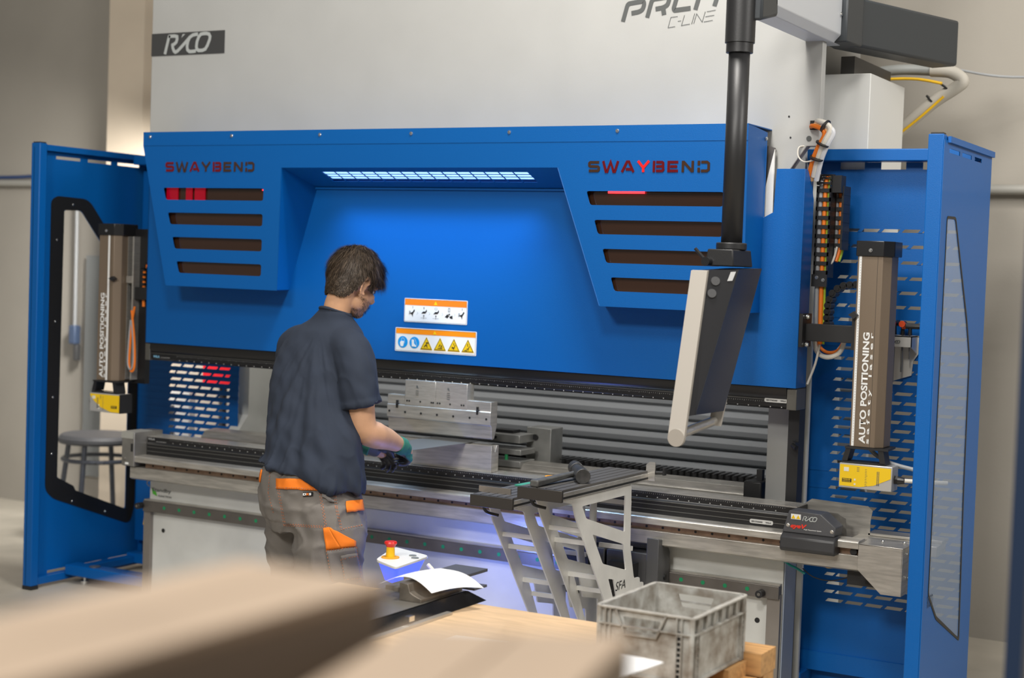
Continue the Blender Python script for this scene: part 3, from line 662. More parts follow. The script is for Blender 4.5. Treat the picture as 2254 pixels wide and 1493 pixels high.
R_in = [(5.912, 2.008), (6.034, 2.010), (6.288, 1.618), (6.362, 1.472), (6.374, .938), (6.410, .335), (6.028, .492), (5.898, .60)]
GR = guard('tall blue guard door at the right end of the machine, tool holder hanging inside', -1.47, 5.82, 6.60, 2.315, R_out, R_in, GLASS, [(5.90, 6.06), (6.10, 6.25), (6.30, 6.42)], (-1.53, -1.4732), None, 1)
text('dark_lettering', 'RICO', mat('dark_blue_print', (.0, .03, .09), .5), GR, (-1.4695, 5.885, .545), Y, Z, .08, .045, bold=.0)
perforated('perforated_panel', -2.27, -1.475, .165, 2.232, 6.5, -2.051, .0853, 7, zrows(1.984, .37), GR)
tb = MB(); tb.box(-2.27, -1.475, 6.42, 6.50, 2.262, 2.312).build('panel_top_rail', BLUE, GR, bevel=.004)
tb = MB()
for a, b in ((-2.27, -2.005), (-1.93, -1.89), (-1.815, -1.79), (-1.71, -1.66), (-1.58, -1.475)): pass
for a, b in ((-2.27, -2.075), (-1.97, -1.90), (-1.795, -1.725), (-1.62, -1.475)): MB().box(a, b, 6.5, 6.502, 2.232, 2.262).build('panel_web', BLUE, GR)
MB().box(-2.25, -1.475, 6.55, 6.63, .03, .09).box(-2.27, -2.12, 6.40, 6.62, .03, .09).build('base_beam', BLUE, GR, bevel=.006)
screws('base_bolt', [(-2.08, 6.6, .09), (-1.86, 6.6, .09), (-1.62, 6.6, .09)], .012, GR, (0, 0, 1), h=.01)
box('interior_post', BLACKM, GR, -1.66, -1.645, 6.62, 6.64, .1, 2.2)
box('panel_foot', BLUE, GR, -2.27, -1.475, 6.49, 6.51, .09, .17)
L_out = [(6.005, 2.035), (6.045, 2.06), (6.275, 2.055), (6.47, 1.84), (6.655, 1.60), (6.685, 1.50), (6.685, .36), (6.65, .25), (6.06, .46), (6.005, .51)]
L_in = [(6.098, 1.988), (6.222, 1.991), (6.385, 1.815), (6.60, 1.56), (6.612, 1.45), (6.612, .341), (6.224, .486), (6.209, .512), (6.088, .57)]
GL = guard('tall blue guard door at the left end of the machine, stool seen through its window', -6.15, 5.885, 6.75, 2.325, L_out, L_in, CLEAR, [(6.035, 6.21), (6.265, 6.44), (6.49, 6.66)], (-6.172, -6.112), None, -1)
screws('gasket_screw', [(-6.146, y, z) for y, z in ((6.16, 2.02), (6.05, 1.83), (6.05, 1.40), (6.045, 1.0), (6.045, .70), (6.2, .43), (6.45, .345), (6.655, .75), (6.655, 1.1))], .005, GL, (1, 0, 0), h=.003)
perforated('perforated_panel', -6.115, -5.402, .165, 2.232, 6.66, -5.878, .0858, 5, [1.93, 1.865, 1.80, 1.735, 1.67, 1.61, 1.55, 1.495, 1.44, 1.39, 1.345, 1.30, 1.255, 1.212, 1.173, 1.135, 1.097, 1.059, 1.021, .983, .945, .907, .869, .831, .793, .755, .717, .68, .64, .60], GL)
MB().box(-6.12, -5.45, 6.58, 6.66, 2.262, 2.312).build('panel_top_rail', BLUE, GL, bevel=.004)
MB().box(-6.12, -5.45, 6.13, 6.23, .045, .10).build('base_beam', BLUE, GL, bevel=.006)
MB().box(-6.12, -6.06, 6.2, 6.75, .045, .085).box(-6.12, -5.6, 6.6, 6.68, .045, .10).build('base_beam', BLUE, GL, bevel=.004)
MB().cyl((-6.02, 6.18, .0), (-6.02, 6.18, .018), .022).cyl((-6.02, 6.18, .018), (-6.02, 6.18, .05), .008).build('levelling_foot', CHROME, GL)
MB().cyl((-5.95, 6.18, .101), (-5.95, 6.18, .104), .03).build('foot_plug', STEELD, GL)
MB().tube([(-5.60, 6.2, .50), (-5.625, 6.2, .47), (-5.63, 6.2, .40), (-5.635, 6.2, .36)], .0035).build('yellow_cable', YELPL, GL)

# tool rack with hex keys
TR = thing('tool_rack', 'pale metal tool rack with a printed logo hooked on the right perforated panel', 'tool rack', (-1.77, 6.48, 1.34))
WM = mat('pale_sheet_metal', (.62, .60, .55), .4, .3)
MB().prism([(-1.83, 1.545), (-1.705, 1.538), (-1.705, 1.47), (-1.725, 1.44), (-1.73, 1.38), (-1.83, 1.345)], 'y', 6.488, 6.492).build('back_plate', WM, TR)
MB().box(-1.828, -1.712, 6.40, 6.405, 1.500, 1.545).box(-1.828, -1.712, 6.40, 6.49, 1.541, 1.545).build('shelf', WM, TR)
MB().prism([(6.40, 1.5), (6.49, 1.47), (6.49, 1.545), (6.40, 1.545)], 'x', -1.715, -1.712).build('side_cheek', WM, TR)
rico('logotype', INKG, TR, (-1.80, 6.40, 1.513), X, Z, .042)
for (x, L_, lab_, tx) in ((-1.792, .20, 'T handle hex key at the left of the rack, longest of the three', -.01), (-1.758, .155, 'T handle hex key with bright orange grip end in the middle of the rack', 0), (-1.728, .10, 'short T handle hex key at the right of the rack', .012)):
    K = thing('hex_key', lab_, 'hex key', (x, 6.43, 1.545-L_), group=None)
    MB().cyl((x, 6.43, 1.55), (x, 6.43, 1.55-L_), .004 if L_ > .12 else .0028).build('shaft', STEELD, K)
    MB().cyl((x, 6.43, 1.548), (x, 6.43, 1.585), .009, .007).build('neck', BLACKM, K)
    d = Vector((.006, .034, 0)) if x < -1.78 else Vector((-.004, .036, 0)) if x < -1.75 else Vector((.036, .006, 0))
    p = Vector((x, 6.43, 1.594 if x < -1.75 else 1.586))
    MB().tube([p-d*.55, p, p+d, p+d*1.3], lambda t: .0125-.003*abs(t-.3)).build('grip', BLACKM, K)
    MB().tube([p-d*.9, p-d*.75, p-d*.5], .0132).build('grip_end', REDPL if x < -1.78 else mat('orange_red_plastic', (.8, .09, .02), .4), K)

# ------------------------------------------------------------------ laser positioners
def positioner(x0, label, side, ys=6.05):
    w_ = .128
    P = thing('laser_positioner', label, 'laser unit', (x0+.06, ys+.06, .95))
    MB().prism([(x0, ys), (x0+w_-.028, ys), (x0+w_, ys+.03), (x0+w_, ys+.12), (x0, ys+.12)], 'z', 1.113, 1.865).build('profile', BRONZE, P, bevel=.002)
    MB().prism([(x0-.006, ys-.006), (x0+w_-.024, ys-.006), (x0+w_+.01, ys+.03), (x0+w_+.01, ys+.135), (x0-.006, ys+.135)], 'z', 1.862, 1.922).build('top_cap', BLACK, P, bevel=.003)
    screws('cap_screw', [(x0+.052, ys-.006, 1.885)], .006, P)
    st = box('scale_strip', WHITE, P, *((x0+.007, x0+.017) if side > 0 else (x0+.062, x0+.074)), ys-.001, ys, 1.115, 1.863)
    tk = MB()
    sx0 = x0+.012 if side > 0 else x0+.068
    for i in range(70): tk.box(sx0, sx0+.0025, ys-.0015, ys-.001, 1.13+i*.0104, 1.1315+i*.0104)
    tk.build('scale_marks', INKG, st)
    gr = MB(); gr.box(x0+.08, x0+.081, ys-.0006, ys+.0005, 1.113, 1.863); gr.build('groove', INK, P)
    tx = (x0+.062) if side > 0 else (x0+.045)
    text('lettering', 'AUTO POSITIONING', WHITE, P, (tx, ys, 1.127), Z, -X, .437, .026, bold=.03)
    tx += .0185
    text('small_lettering', 's a f e t y   l a s e r', WHITE, P, (tx, ys, 1.127), Z, -X, .437, .0165, bold=.02)
    pl = MB(); pl.prism([(x0-.015, ys-.01), (x0+w_+.03, ys-.01), (x0+w_+.02, ys+.13), (x0-.01, ys+.13)], 'z', 1.104, 1.112).build('mount_plate', BLACKM, P)
    fr = MB()
    fr.prism([(x0-.012, 1.104), (x0+.008, 1.104), (x0-.004, 1.056), (x0-.026, 1.056)], 'y', ys-.006, ys+.06)
    fr.prism([(x0+w_-.012, 1.104), (x0+w_+.010, 1.104), (x0+w_+.020, 1.052), (x0+w_-.002, 1.052)], 'y', ys-.006, ys+.06)
    fr.box(x0-.026, x0+w_+.018, ys-.006, ys+.06, 1.046, 1.054); fr.build('bracket', BLACKM, P)
    bx = x0-.034
    E_ = MB(); E_.box(bx, bx+.212, ys-.01, ys+.075, .948, 1.046); EO = E_.build('emitter_box', mat('silver_housing', (.55, .54, .52), .4, .5), P, bevel=.003)
    yl = MB()
    if side > 0: yl.prism([(bx+.004, .956), (bx+.085, .956), (bx+.14, .966), (bx+.207, .998), (bx+.207, 1.038), (bx+.004, 1.040)], 'y', ys-.0115, ys-.010)
    else: yl.prism([(bx+.205, .952), (bx+.15, .952), (bx+.08, .972), (bx+.03, 1.005), (bx+.004, 1.032), (bx+.004, 1.040), (bx+.205, 1.040)], 'y', ys-.0115, ys-.010)
    yo = yl.build('yellow_label', YELLOWP, EO)
    kb_ = box('black_badge', INK, yo, *((bx+.014, bx+.052) if side > 0 else (bx+.150, bx+.190)), ys-.0125, ys-.0115, .972, .986)
    text('badge_text', 'FIESSLER', YELLOWP, kb_, ((bx+.017) if side > 0 else (bx+.153), ys-.0125, .980), X, Z, .032, .0045, bold=.03)
    text('badge_text', 'ELEKTRONIK', YELLOWP, kb_, ((bx+.017) if side > 0 else (bx+.153), ys-.0125, .974), X, Z, .032, .0035, bold=.02)
    if side < 0: box('dark_end', BLACKM, EO, bx+.205, bx+.2135, ys-.0105, ys+.0755, .948, 1.046)
    dd = MB()
    for i in range(11): dd.box(bx+.105 if side > 0 else bx+.09, (bx+.105 if side > 0 else bx+.09)+random.choice((.007, .010)), ys-.0118, ys-.0113, .962+i*.0065, .9635+i*.0065)
    for i in range(12):
        for j in range(2): dd.box(bx+.152+j*.006-(0 if side > 0 else .10), bx+.156+j*.006-(0 if side > 0 else .10), ys-.0118, ys-.0113, .968+i*.0047, .971+i*.0047)
    for i in range(5): dd.box(bx+.072, bx+.082, ys-.0118, ys-.0113, 1.016+i*.004, 1.0172+i*.004)
    dd.build('label_print', INKG, yo)
    b_ = MB(); b_.box(bx+.020, bx+.040, ys-.0125, ys-.0115, 1.014, 1.030); b_.box(bx+.062, bx+.069, ys-.0125, ys-.0115, .980, .987); b_.box(bx+.062, bx+.069, ys-.0125, ys-.0115, .962, .969); b_.build('label_windows', mat('cream_print', (.75, .72, .6), .5), yo)
    if side > 0:
        MB().cyl((bx+.212, ys+.03, .992), (bx+.226, ys+.03, .992), .018, n=6).cyl((bx+.226, ys+.03, .992), (bx+.250, ys+.03, .992), .016, .012, n=18).build('cable_gland', BLACK, EO)
        MB().cyl((bx+.250, ys+.03, .992), (bx+.40, ys+.10, .99), .0085).build('grey_cable', WHCABLE, EO)
        MB().tube([(x0+.06, ys+.07, 1.104), (x0+.09, ys+.08, 1.075), (x0+.16, ys+.09, 1.045), (x0+.30, ys+.11, 1.02)], .0085).build('grey_cable', GRCABLE, EO)
    else:
        MB().cyl((bx, ys+.03, .995), (bx-.03, ys+.03, .995), .012, n=12).build('cable_gland', BLACK, EO)
    return P
PR = positioner(-1.845, 'brown upright laser positioner with white lettering beside the drag chain at the right', 1)
box('carrier_arm', BLACKM, PR, -2.078, -1.845, 6.12, 6.16, 1.515, 1.585, bevel=.002)
box('arm_flange', BLACKM, PR, -2.086, -2.068, 6.08, 6.19, 1.49, 1.625)
box('arm_flange', BLACKM, PR, -1.866, -1.846, 6.08, 6.19, 1.49, 1.625)
screws('flange_bolt', [(-2.066, 6.12, 1.612), (-2.066, 6.12, 1.50)], .009, PR, (1, 0, 0), h=.012)
MB().prism([(-1.868, 1.63), (-1.846, 1.645), (-1.83, 1.63), (-1.846, 1.615)], 'y', 6.03, 6.05).build('pointer', BLACKM, PR)
PL = positioner(-5.845, 'brown upright laser positioner behind the window of the left guard door', -1)
ra = MB(); ra.box(-5.715, -5.712, 6.12, 6.17, 1.12, 1.86).box(-5.682, -5.672, 6.12, 6.17, 1.12, 1.86); ra.build('guide_rail', STEELB, PL)
box('guide_back', BLACK, PL, -5.716, -5.62, 6.165, 6.2, 1.10, 1.90)
box('slider', STEELB, PL, -5.712, -5.68, 6.11, 6.165, 1.62, 1.655)
MB().prism([(-5.76, 1.64), (-5.735, 1.652), (-5.715, 1.64), (-5.735, 1.628)], 'y', 6.03, 6.05).build('pointer', BLACKM, PL)
box('carrier_arm', BLACKM, PL, -5.70, -5.54, 6.13, 6.17, 1.535, 1.60, bevel=.002)
loop = [(-5.64, 6.10, 1.50), (-5.655, 6.10, 1.42), (-5.665, 6.10, 1.30), (-5.668, 6.10, 1.20), (-5.650, 6.10, 1.165), (-5.632, 6.10, 1.20), (-5.636, 6.10, 1.32), (-5.65, 6.10, 1.42), (-5.66, 6.10, 1.48)]
lp = MB().tube(loop, .006).build('orange_cable_loop', ORCABLE, PL)
MB().tube([(a-.006, b-.006, c_+.01) for a, b, c_ in loop[1:-1]], .004).build('grey_cable_loop', GRCABLE, PL)
cl = MB()
for i in range(9):
    a = i/8*math.pi; p = Vector((-5.585-.045*math.cos(a), 6.16, 1.70+.035*math.sin(a)))
    cl.box(p.x-.011, p.x+.011, 6.14, 6.18, p.z-.006, p.z+.006)
for i in range(7):
    cl.box(-5.641, -5.619, 6.14, 6.18, 1.535+i*.025, 1.548+i*.025)
cl.build('cable_chain', BLACKM, PL); MB().tube([(-5.63, 6.155, 1.5), (-5.63, 6.155, 1.68), (-5.61, 6.155, 1.72), (-5.585, 6.155, 1.735)], .008).build('orange_cable', ORCABLE, PL)

# ------------------------------------------------------------------ energy chains and cables at the right
DC = thing('drag_chain', 'tall black cable chain with orange and grey cables beside the ram cover', 'cable chain', (-2.06, 6.26, 1.73))
path = [(6.225, 1.78+i*.037) for i in range(10)]+[(6.225+.055*(1-math.cos(t)), 2.15+.055*math.sin(t)) for t in [math.pi*i/6 for i in range(7)]]+[(6.335, 2.12-i*.037) for i in range(7)]
# two runs: the front one at x -2.105..-2.05, the return run turned toward +x
lk = MB(); ck = {k: [] for k in range(3)}
run = [(-2.075, 1.785+i*.0372) for i in range(10)]+[(-2.075+.042*(1-math.cos(t)), 2.145+.058*math.sin(t)) for t in [math.pi*i/5 for i in range(1, 5)]]+[(-1.991, 2.12-i*.0372) for i in range(7)]
for i in range(10):
    z = 1.785+i*.0372
    lk.box(-2.082, -2.022, 6.222, 6.227, z, z+.016); lk.box(-2.082, -2.076, 6.222, 6.30, z-.012, z+.026); lk.box(-2.028, -2.022, 6.222, 6.30, z-.012, z+.026)
for i in range(7):
    z = 1.90+i*.0372
    lk.box(-2.022, -1.985, 6.30, 6.305, z, z+.015); lk.box(-1.990, -1.982, 6.27, 6.36, z-.012, z+.026)
for i in range(6):
    a0 = math.pi*i/6; a1 = math.pi*(i+.8)/6
    for (xa, xb) in ((-2.082, -2.076), (-2.028, -2.022)): lk.hexa([(xa, 6.262-.042*math.cos(a0), 2.15+.045*math.sin(a0)), (xb, 6.262-.042*math.cos(a0), 2.15+.045*math.sin(a0)), (xb, 6.262-.042*math.cos(a1), 2.15+.045*math.sin(a1)), (xa, 6.262-.042*math.cos(a1), 2.15+.045*math.sin(a1))],
        [(xa, 6.262-.02*math.cos(a0), 2.15+.02*math.sin(a0)), (xb, 6.262-.02*math.cos(a0), 2.15+.02*math.sin(a0)), (xb, 6.262-.02*math.cos(a1), 2.15+.02*math.sin(a1)), (xa, 6.262-.02*math.cos(a1), 2.15+.02*math.sin(a1))])
    am = (a0+a1)/2
    lk.box(-2.082, -2.022, 6.259-.042*math.cos(am), 6.265-.042*math.cos(am), 2.145+.045*math.sin(am), 2.152+.045*math.sin(am))
lk.box(-2.022, -1.985, 6.24, 6.30, 2.12, 2.19)
lk.build('chain_links', BLACKM, DC)
for nm, mt, x, r in (('grey_cable', GRCABLE, -2.067, .009), ('orange_cable', ORCABLE, -2.048, .0095), ('green_yellow_cable', GYCABLE, -2.034, .005)):
    MB().tube([(x+.005, 6.235, 1.50), (x, 6.235, 1.78), (x, 6.235, 2.12), (x, 6.250, 2.175), (x, 6.275, 2.18), (x+.035, 6.315, 2.14), (x+.045, 6.315, 2.0), (x+.045, 6.315, 1.90), (x+.035, 6.30, 1.84)], r).build(nm, mt, DC)
MB().tube([(-2.050, 6.24, 1.5), (-2.045, 6.24, 1.78), (-2.02, 6.28, 1.84), (-2.01, 6.30, 1.90)], .005).build('pale_cable', WHCABLE, DC)
br = box('chain_bracket', BLACKM, DC, -2.085, -2.020, 6.212, 6.222, 1.735, 1.785)
screws('bracket_screw', [(-2.062, 6.212, 1.772), (-2.035, 6.212, 1.762)], .006, br)
MB().tube([(-2.07, 6.24, 1.53), (-2.05, 6.22, 1.47), (-2.0, 6.2, 1.45), (-1.95, 6.2, 1.47), (-1.93, 6.2, 1.52)], .010).build('grey_cable', WHCABLE, DC)
MB().tube([(-2.06, 6.245, 1.53), (-2.04, 6.235, 1.485), (-2.0, 6.22, 1.468), (-1.96, 6.22, 1.48), (-1.94, 6.22, 1.52)], .007).build('orange_cable', ORCABLE, DC)
MB().tube([(-2.03, 6.19, 1.50), (-2.045, 6.19, 1.42), (-2.075, 6.19, 1.335)], .005).build('pale_cable', WHCABLE, DC)
SC = thing('drag_chain', 'short curved black cable chain joining the right laser positioner', 'cable chain', (-1.96, 6.2, 1.58))
pts = [(-2.0, 1.585), (-2.001, 1.61), (-2.0, 1.635), (-1.999, 1.66), (-1.994, 1.685), (-1.982, 1.71), (-1.962, 1.73), (-1.938, 1.742), (-1.912, 1.746), (-1.886, 1.748)]
for i, (x, z) in enumerate(pts):
    a = (math.pi/2 if i < 4 else math.pi/2*(1-(i-3)/6)); l = MB()
    l.cyl((x, 6.175, z), (x, 6.225, z), .0155, n=14); l.cyl((x, 6.172, z), (x, 6.1745, z), .008, n=12)
    l.build('link', BLACK, SC)
CB = thing('cable_bundle', 'bundle of orange and pale cables leaving the grey housing above the ram cover', 'cables', (-2.06, 6.13, 2.2))
pth = [(-2.078, 6.16, 2.386), (-2.050, 6.09, 2.388), (-2.010, 6.08, 2.374), (-1.998, 6.085, 2.350), (-2.022, 6.09, 2.305), (-2.050, 6.11, 2.250), (-2.078, 6.145, 2.17)]
for k, (mt, dx, dz, r) in enumerate(((WHCABLE, .006, .008, .011), (ORCABLE, -.018, -.010, .009), (mat('light_grey_cable', (.66, .67, .70), .5), .016, -.006, .011), (mat('pale_orange_cable', (.85, .50, .22), .5), -.006, -.006, .010))):
    MB().tube([(x+dx, y+.004*k, z+dz) for x, y, z in pth], r).build('cable', mt, CB)
for k_ in (2, 4, 5):
    p_ = Vector(pth[k_]); d_ = (Vector(pth[min(k_+1, 6)])-Vector(pth[k_-1])).normalized(); MB().cyl(p_-d_*.003, p_+d_*.003, .028, n=16).build('cable_tie', BLACKM, CB)
MB().tube([(-2.06, 6.10, 2.24), (-2.10, 6.10, 2.235), (-2.128, 6.11, 2.26), (-2.128, 6.12, 2.295), (-2.10, 6.14, 2.30)], .003).build('thin_white_wire', WHCABLE, CB)
box('cable_exit', INK, PB, -2.09, -2.055, 6.128, 6.131, 2.365, 2.402)
MB().cyl((-2.092, 6.128, 2.33), (-2.092, 6.1275, 2.33), .011, n=16).build('cable_exit', INKG, PB)

# electrical cabinet at the machine's right side
CAB = tag(box('electrical_cabinet', mat('white_cabinet_paint', (.72, .72, .69), .45), None, -2.182, -1.967, 6.52, 7.04, 1.9, 2.637, bevel=.003), 'white electrical cabinet mounted on the right side of the grey housing', 'cabinet')

# ------------------------------------------------------------------ boom, column and control panel
BO = thing('control_boom', 'grey and black swivel boom with black column carrying the operator control panel', 'boom arm', (-1.9, 6.6, 2.6))
MB().cyl((-2.08, 5.3, 1.876), (-2.08, 5.3, 2.60), .038, n=28).build('column', BLACKM, BO, smooth_=True)
MB().cyl((-2.08, 5.3, 2.56), (-2.08, 5.3, 2.62), .048, n=28).cyl((-2.08, 5.3, 2.595), (-2.08, 5.3, 2.95), .053, n=28).build('swivel_head', BLACKM, BO)
MB().prism([(5.3, 2.672), (5.46, 2.71), (5.44, 2.95), (5.3, 2.95)], 'x', -2.13, -2.0).build('head_joint', mat('black_slate_paint', (.03, .035, .04), .4), BO, bevel=.01)
GA = mat('pale_grey_boom_paint', (.55, .57, .60), .4)
MB().prism([(-2.125, 2.72), (-2.03, 2.72), (-2.0, 2.75), (-2.0, 2.92), (-2.03, 2.95), (-2.125, 2.95)], 'y', 5.44, 6.28).build('grey_arm', GA, BO, bevel=.003)
db = MB(); u = Vector((.325, .946, 0)); v = Vector((.946, -.325, 0))
o1 = Vector((-1.97, 6.311, 2.72)); 
pa = [o1, o1+u*.74, o1+u*.74-v*.13, o1-v*.13]
db.hexa(pa, [p+Z*.20 for p in pa]).build('black_arm', mat('black_slate_paint', (.03, .035, .04), .4), BO, bevel=.012)
jn = MB(); jn.prism([(-2.09, 6.20), (-1.975, 6.19), (-1.955, 6.34), (-2.08, 6.40)], 'z', 2.722, 2.935); jn.build('elbow', mat('black_slate_paint', (.03, .035, .04), .4), BO, bevel=.006)
box('pedestal', mat('brown_grey_pedestal', (.10, .095, .09), .5), BO, -2.125, -2.065, 6.60, 7.15, 2.638, 2.722)
screws('arm_screw', [(-1.999, 6.18, 2.83)], .008, BO, (1, 0, 0))
CP = thing('operator_panel', 'black control panel with silver side plate and tubular handle hanging from the column', 'control panel', (-2.08, 5.2, 1.2))
PBK = mat('black_panel_shell', (.016, .016, .018), .28, spec=.6, bump=.05)
tpn = [Vector(p) for p in ((-2.12, 5.045, 1.781), (-2.060, 5.045, 1.781), (-1.972, 5.10, 1.790), (-1.986, 5.36, 1.797), (-2.12, 5.42, 1.797))]
btn = [Vector(p) for p in ((-2.12, 4.915, 1.288), (-2.062, 4.915, 1.288), (-2.044, 4.945, 1.292), (-2.048, 5.21, 1.289), (-2.12, 5.22, 1.289))]
MB().add(tpn+btn, [(0, 1, 2, 3, 4), (9, 8, 7, 6, 5)]+[(i, (i+1) % 5, (i+1) % 5+5, i+5) for i in range(5)]).build('shell', PBK, CP)
MB().add([p+(p-Vector((-2.08, 5.2, p.z)))*.012 for p in (tpn[2], tpn[3], btn[3], btn[2])]+[tpn[2], tpn[3], btn[3], btn[2]], [(0, 1, 2, 3), (4, 5, 6, 7), (0, 1, 5, 4), (1, 2, 6, 5), (2, 3, 7, 6), (3, 0, 4, 7)]).build('side_cover', mat('navy_black_gloss', (.006, .012, .028), .22, spec=.6), CP)
SP = mat('satin_aluminium_plate', (.40, .37, .33), .55, .2)
MB().hexa([(-2.118, 5.03, 1.781), (-2.058, 5.03, 1.781), (-2.058, 4.885, 1.215), (-2.118, 4.885, 1.215)], [(-2.118, 5.045, 1.783), (-2.058, 5.045, 1.783), (-2.058, 4.90, 1.215), (-2.118, 4.90, 1.215)]).cyl((-2.088, 4.884, 1.215), (-2.088, 4.90, 1.215), .030, n=24).build('side_plate', SP, CP)
MB().hexa([(-2.10, 5.245, 1.33), (-2.055, 5.245, 1.33), (-2.055, 5.20, 1.235), (-2.10, 5.20, 1.235)], [(-2.10, 5.258, 1.33), (-2.055, 5.258, 1.33), (-2.055, 5.213, 1.235), (-2.10, 5.213, 1.235)]).build('side_plate', SP, CP)
MB().cyl((-2.085, 4.90, 1.225), (-2.085, 5.21, 1.25), .0165, n=20).build('handle', STEELB, CP, smooth_=False)
MB().hexa([(-2.14, 5.20, 1.80), (-2.03, 5.20, 1.80), (-2.03, 5.39, 1.80), (-2.14, 5.39, 1.80)], [(-2.13, 5.20, 1.86), (-2.035, 5.20, 1.86), (-2.035, 5.38, 1.86), (-2.13, 5.38, 1.86)]).cyl((-2.08, 5.3, 1.86), (-2.08, 5.3, 1.885), .055, n=24).build('mount_block', BLACKM, CP, bevel=.004)
MB().cyl((-2.125, 5.21, 1.815), (-2.125, 5.17, 1.815), .016).cyl((-2.125, 5.18, 1.815), (-2.165, 5.17, 1.86), .006).build('clamp_lever', BLACK, CP)
pn = (tpn[2]-tpn[1]).cross(btn[1]-tpn[1]).normalized(); pn = pn if pn.y < 0 else -pn
for a_, b_ in ((.30, .075), (.25, .160)):
    q = (tpn[1]*(1-a_)+tpn[2]*a_)*(1-b_)+(btn[1]*(1-a_)+btn[2]*a_)*b_
    MB().cyl(q, q+pn*.005, .0165, .015, n=24).build('cover_plug', DGREY, CP)
u1 = (tpn[2]-tpn[1]).normalized(); v1 = (btn[1]-tpn[1]).normalized(); q = tpn[2]-u1*.010+v1*.008+pn*.001
MB().add([q-u1*.016, q+u1*.002, q+u1*.002+v1*.032-u1*.008, q-u1*.016+v1*.032-u1*.008]+[p_+pn*.001 for p_ in (q-u1*.016, q+u1*.002, q+u1*.002+v1*.032-u1*.008, q-u1*.016+v1*.032-u1*.008)], [(0, 1, 2, 3), (4, 5, 6, 7)]).build('rating_label', mat('grey_label', (.4, .4, .4), .5), CP)

# ------------------------------------------------------------------ front sheet supports
DK = mat('dark_brush_strip', (.085, .08, .075), .65, bump=.4, bscale=500)
PLT = mat('laser_cut_aluminium', (.72, .71, .67), .45, .15, var=.08, vscale=9)
base_outer = [(5.18, .905), (5.276, .884), (5.296, .838), (5.42, .675), (5.563, .488), (5.72, .285), (5.86, .10), (5.95, .10), (5.95, .484), (5.911, .484), (5.911, .509), (5.852, .512), (5.805, .647), (5.794, .905)]
w1 = [(5.352, .868), (5.740, .868), (5.746, .719), (5.391, .816)]
w2 = [(5.450, .747), (5.737, .670), (5.773, .559), (5.552, .617)]
w3 = [(5.608, .548), (5.659, .538), (5.69, .455), (5.70, .30), (5.74, .30), (5.86, .30), (5.86, .20), (5.80, .20), (5.67, .40)]
w3 = [(5.608, .548), (5.659, .538), (5.70, .44), (5.84, .41), (5.86, .22), (5.80, .22)]
def sheet_support(x0, x1, zt, label, lx=0):
    A = thing('sheet_support', label, 'support arm', ((x0+x1)/2, 5.55, 0))
    dz = zt-.950
    tp = MB(); tp.box(x0, x1, 5.165, 5.925, zt-.040, zt-.010); tp.build('aluminium_profile', STEELB, A, bevel=.002)
    gv = MB(); n = 5; w_ = (x1-x0)/n
    for k in range(n): gv.box(x0+k*w_+.003, x0+(k+1)*w_-.003, 5.165, 5.925, zt-.010, zt)
    gv.build('top_strips', DK, A)
    box('side_groove', INK, A, x1-.001, x1+.0008, 5.165, 5.925, zt-.034, zt-.026)
    box('end_cap', mat('dark_end_cap', (.06, .055, .05), .4, .5), A, x0-.002, x1+.002, 5.150, 5.165, zt-.046, zt-.001, bevel=.002)
    for xx in (x0+.012, x1-.018):
        P_ = MB(); P_.prism(rpoly([(a, b+dz) for a, b in base_outer], .012, 2), 'x', xx, xx+.006, holes=[rpoly([(a, b+dz) for a, b in w1], .008, 2), rpoly([(a, b+dz) for a, b in w2], .008, 2), rpoly([(a, b+dz) for a, b in w3], .006, 2)])
        o = P_.build('side_plate', PLT, A)
        if abs(xx-(x1-.018)) < .001:
            text('punched_letters', 'SFA', INK, o, (xx+.006, 5.675, .487+dz), Y, Z, .095, .036, bold=.0, shear=.2)
    for (y, z, ly) in ((5.38, .77, .012), (5.43, .715, .012), (5.56, .56, .012), (5.64, .49, .012), (5.80, .83, .012), (5.83, .64, .012)):
        box('spacer_bar', PLT, A, x0+.018, x1-.018, y, y+ly, z+dz-.012, z+dz+.006)
    MB().tube([(x0+.03, 5.20, zt-.05), (x0+.035, 5.22, zt-.075), (x0+.07, 5.25, zt-.088)], .006).build('hook', BLACKM, A)
    box('carriage', DGREY, A, x0-.005, x1+.008, 5.955, 6.068, .40+dz*.2, .60, bevel=.004)
    box('roller_block', BLACKM, A, x0+.03, x1-.04, 5.90, 5.955, .43, .56)
    return A
A1 = sheet_support(-2.835, -2.650, .950, 'front sheet support arm nearer the crate with a hammer lying on it')
A2 = sheet_support(-3.040, -2.858, .900, 'lower front sheet support arm beside the worker with a thin plate on it')
MB().prism([(-2.66, .91), (-2.66, .975), (-2.645, .988), (-2.62, .988), (-2.62, .91)], 'y', 5.926, 5.932).build('end_plate', STEELB, A1)
MB().cyl((-2.62, 5.93, .945), (-2.59, 5.95, .945), .008).box(-2.592, -2.583, 5.94, 5.96, .935, .965).build('end_knob', BLACKM, A1)
MB().prism([(5.95, .44), (6.07, .44), (6.07, .60), (6.03, .655), (5.95, .668)], 'x', -2.655, -2.60).build('slide_block', DGREY, A1, bevel=.003)
MB().cyl((-2.60, 6.02, .50), (-2.594, 6.02, .50), .012).build('slide_bolt', BLACK, A1)
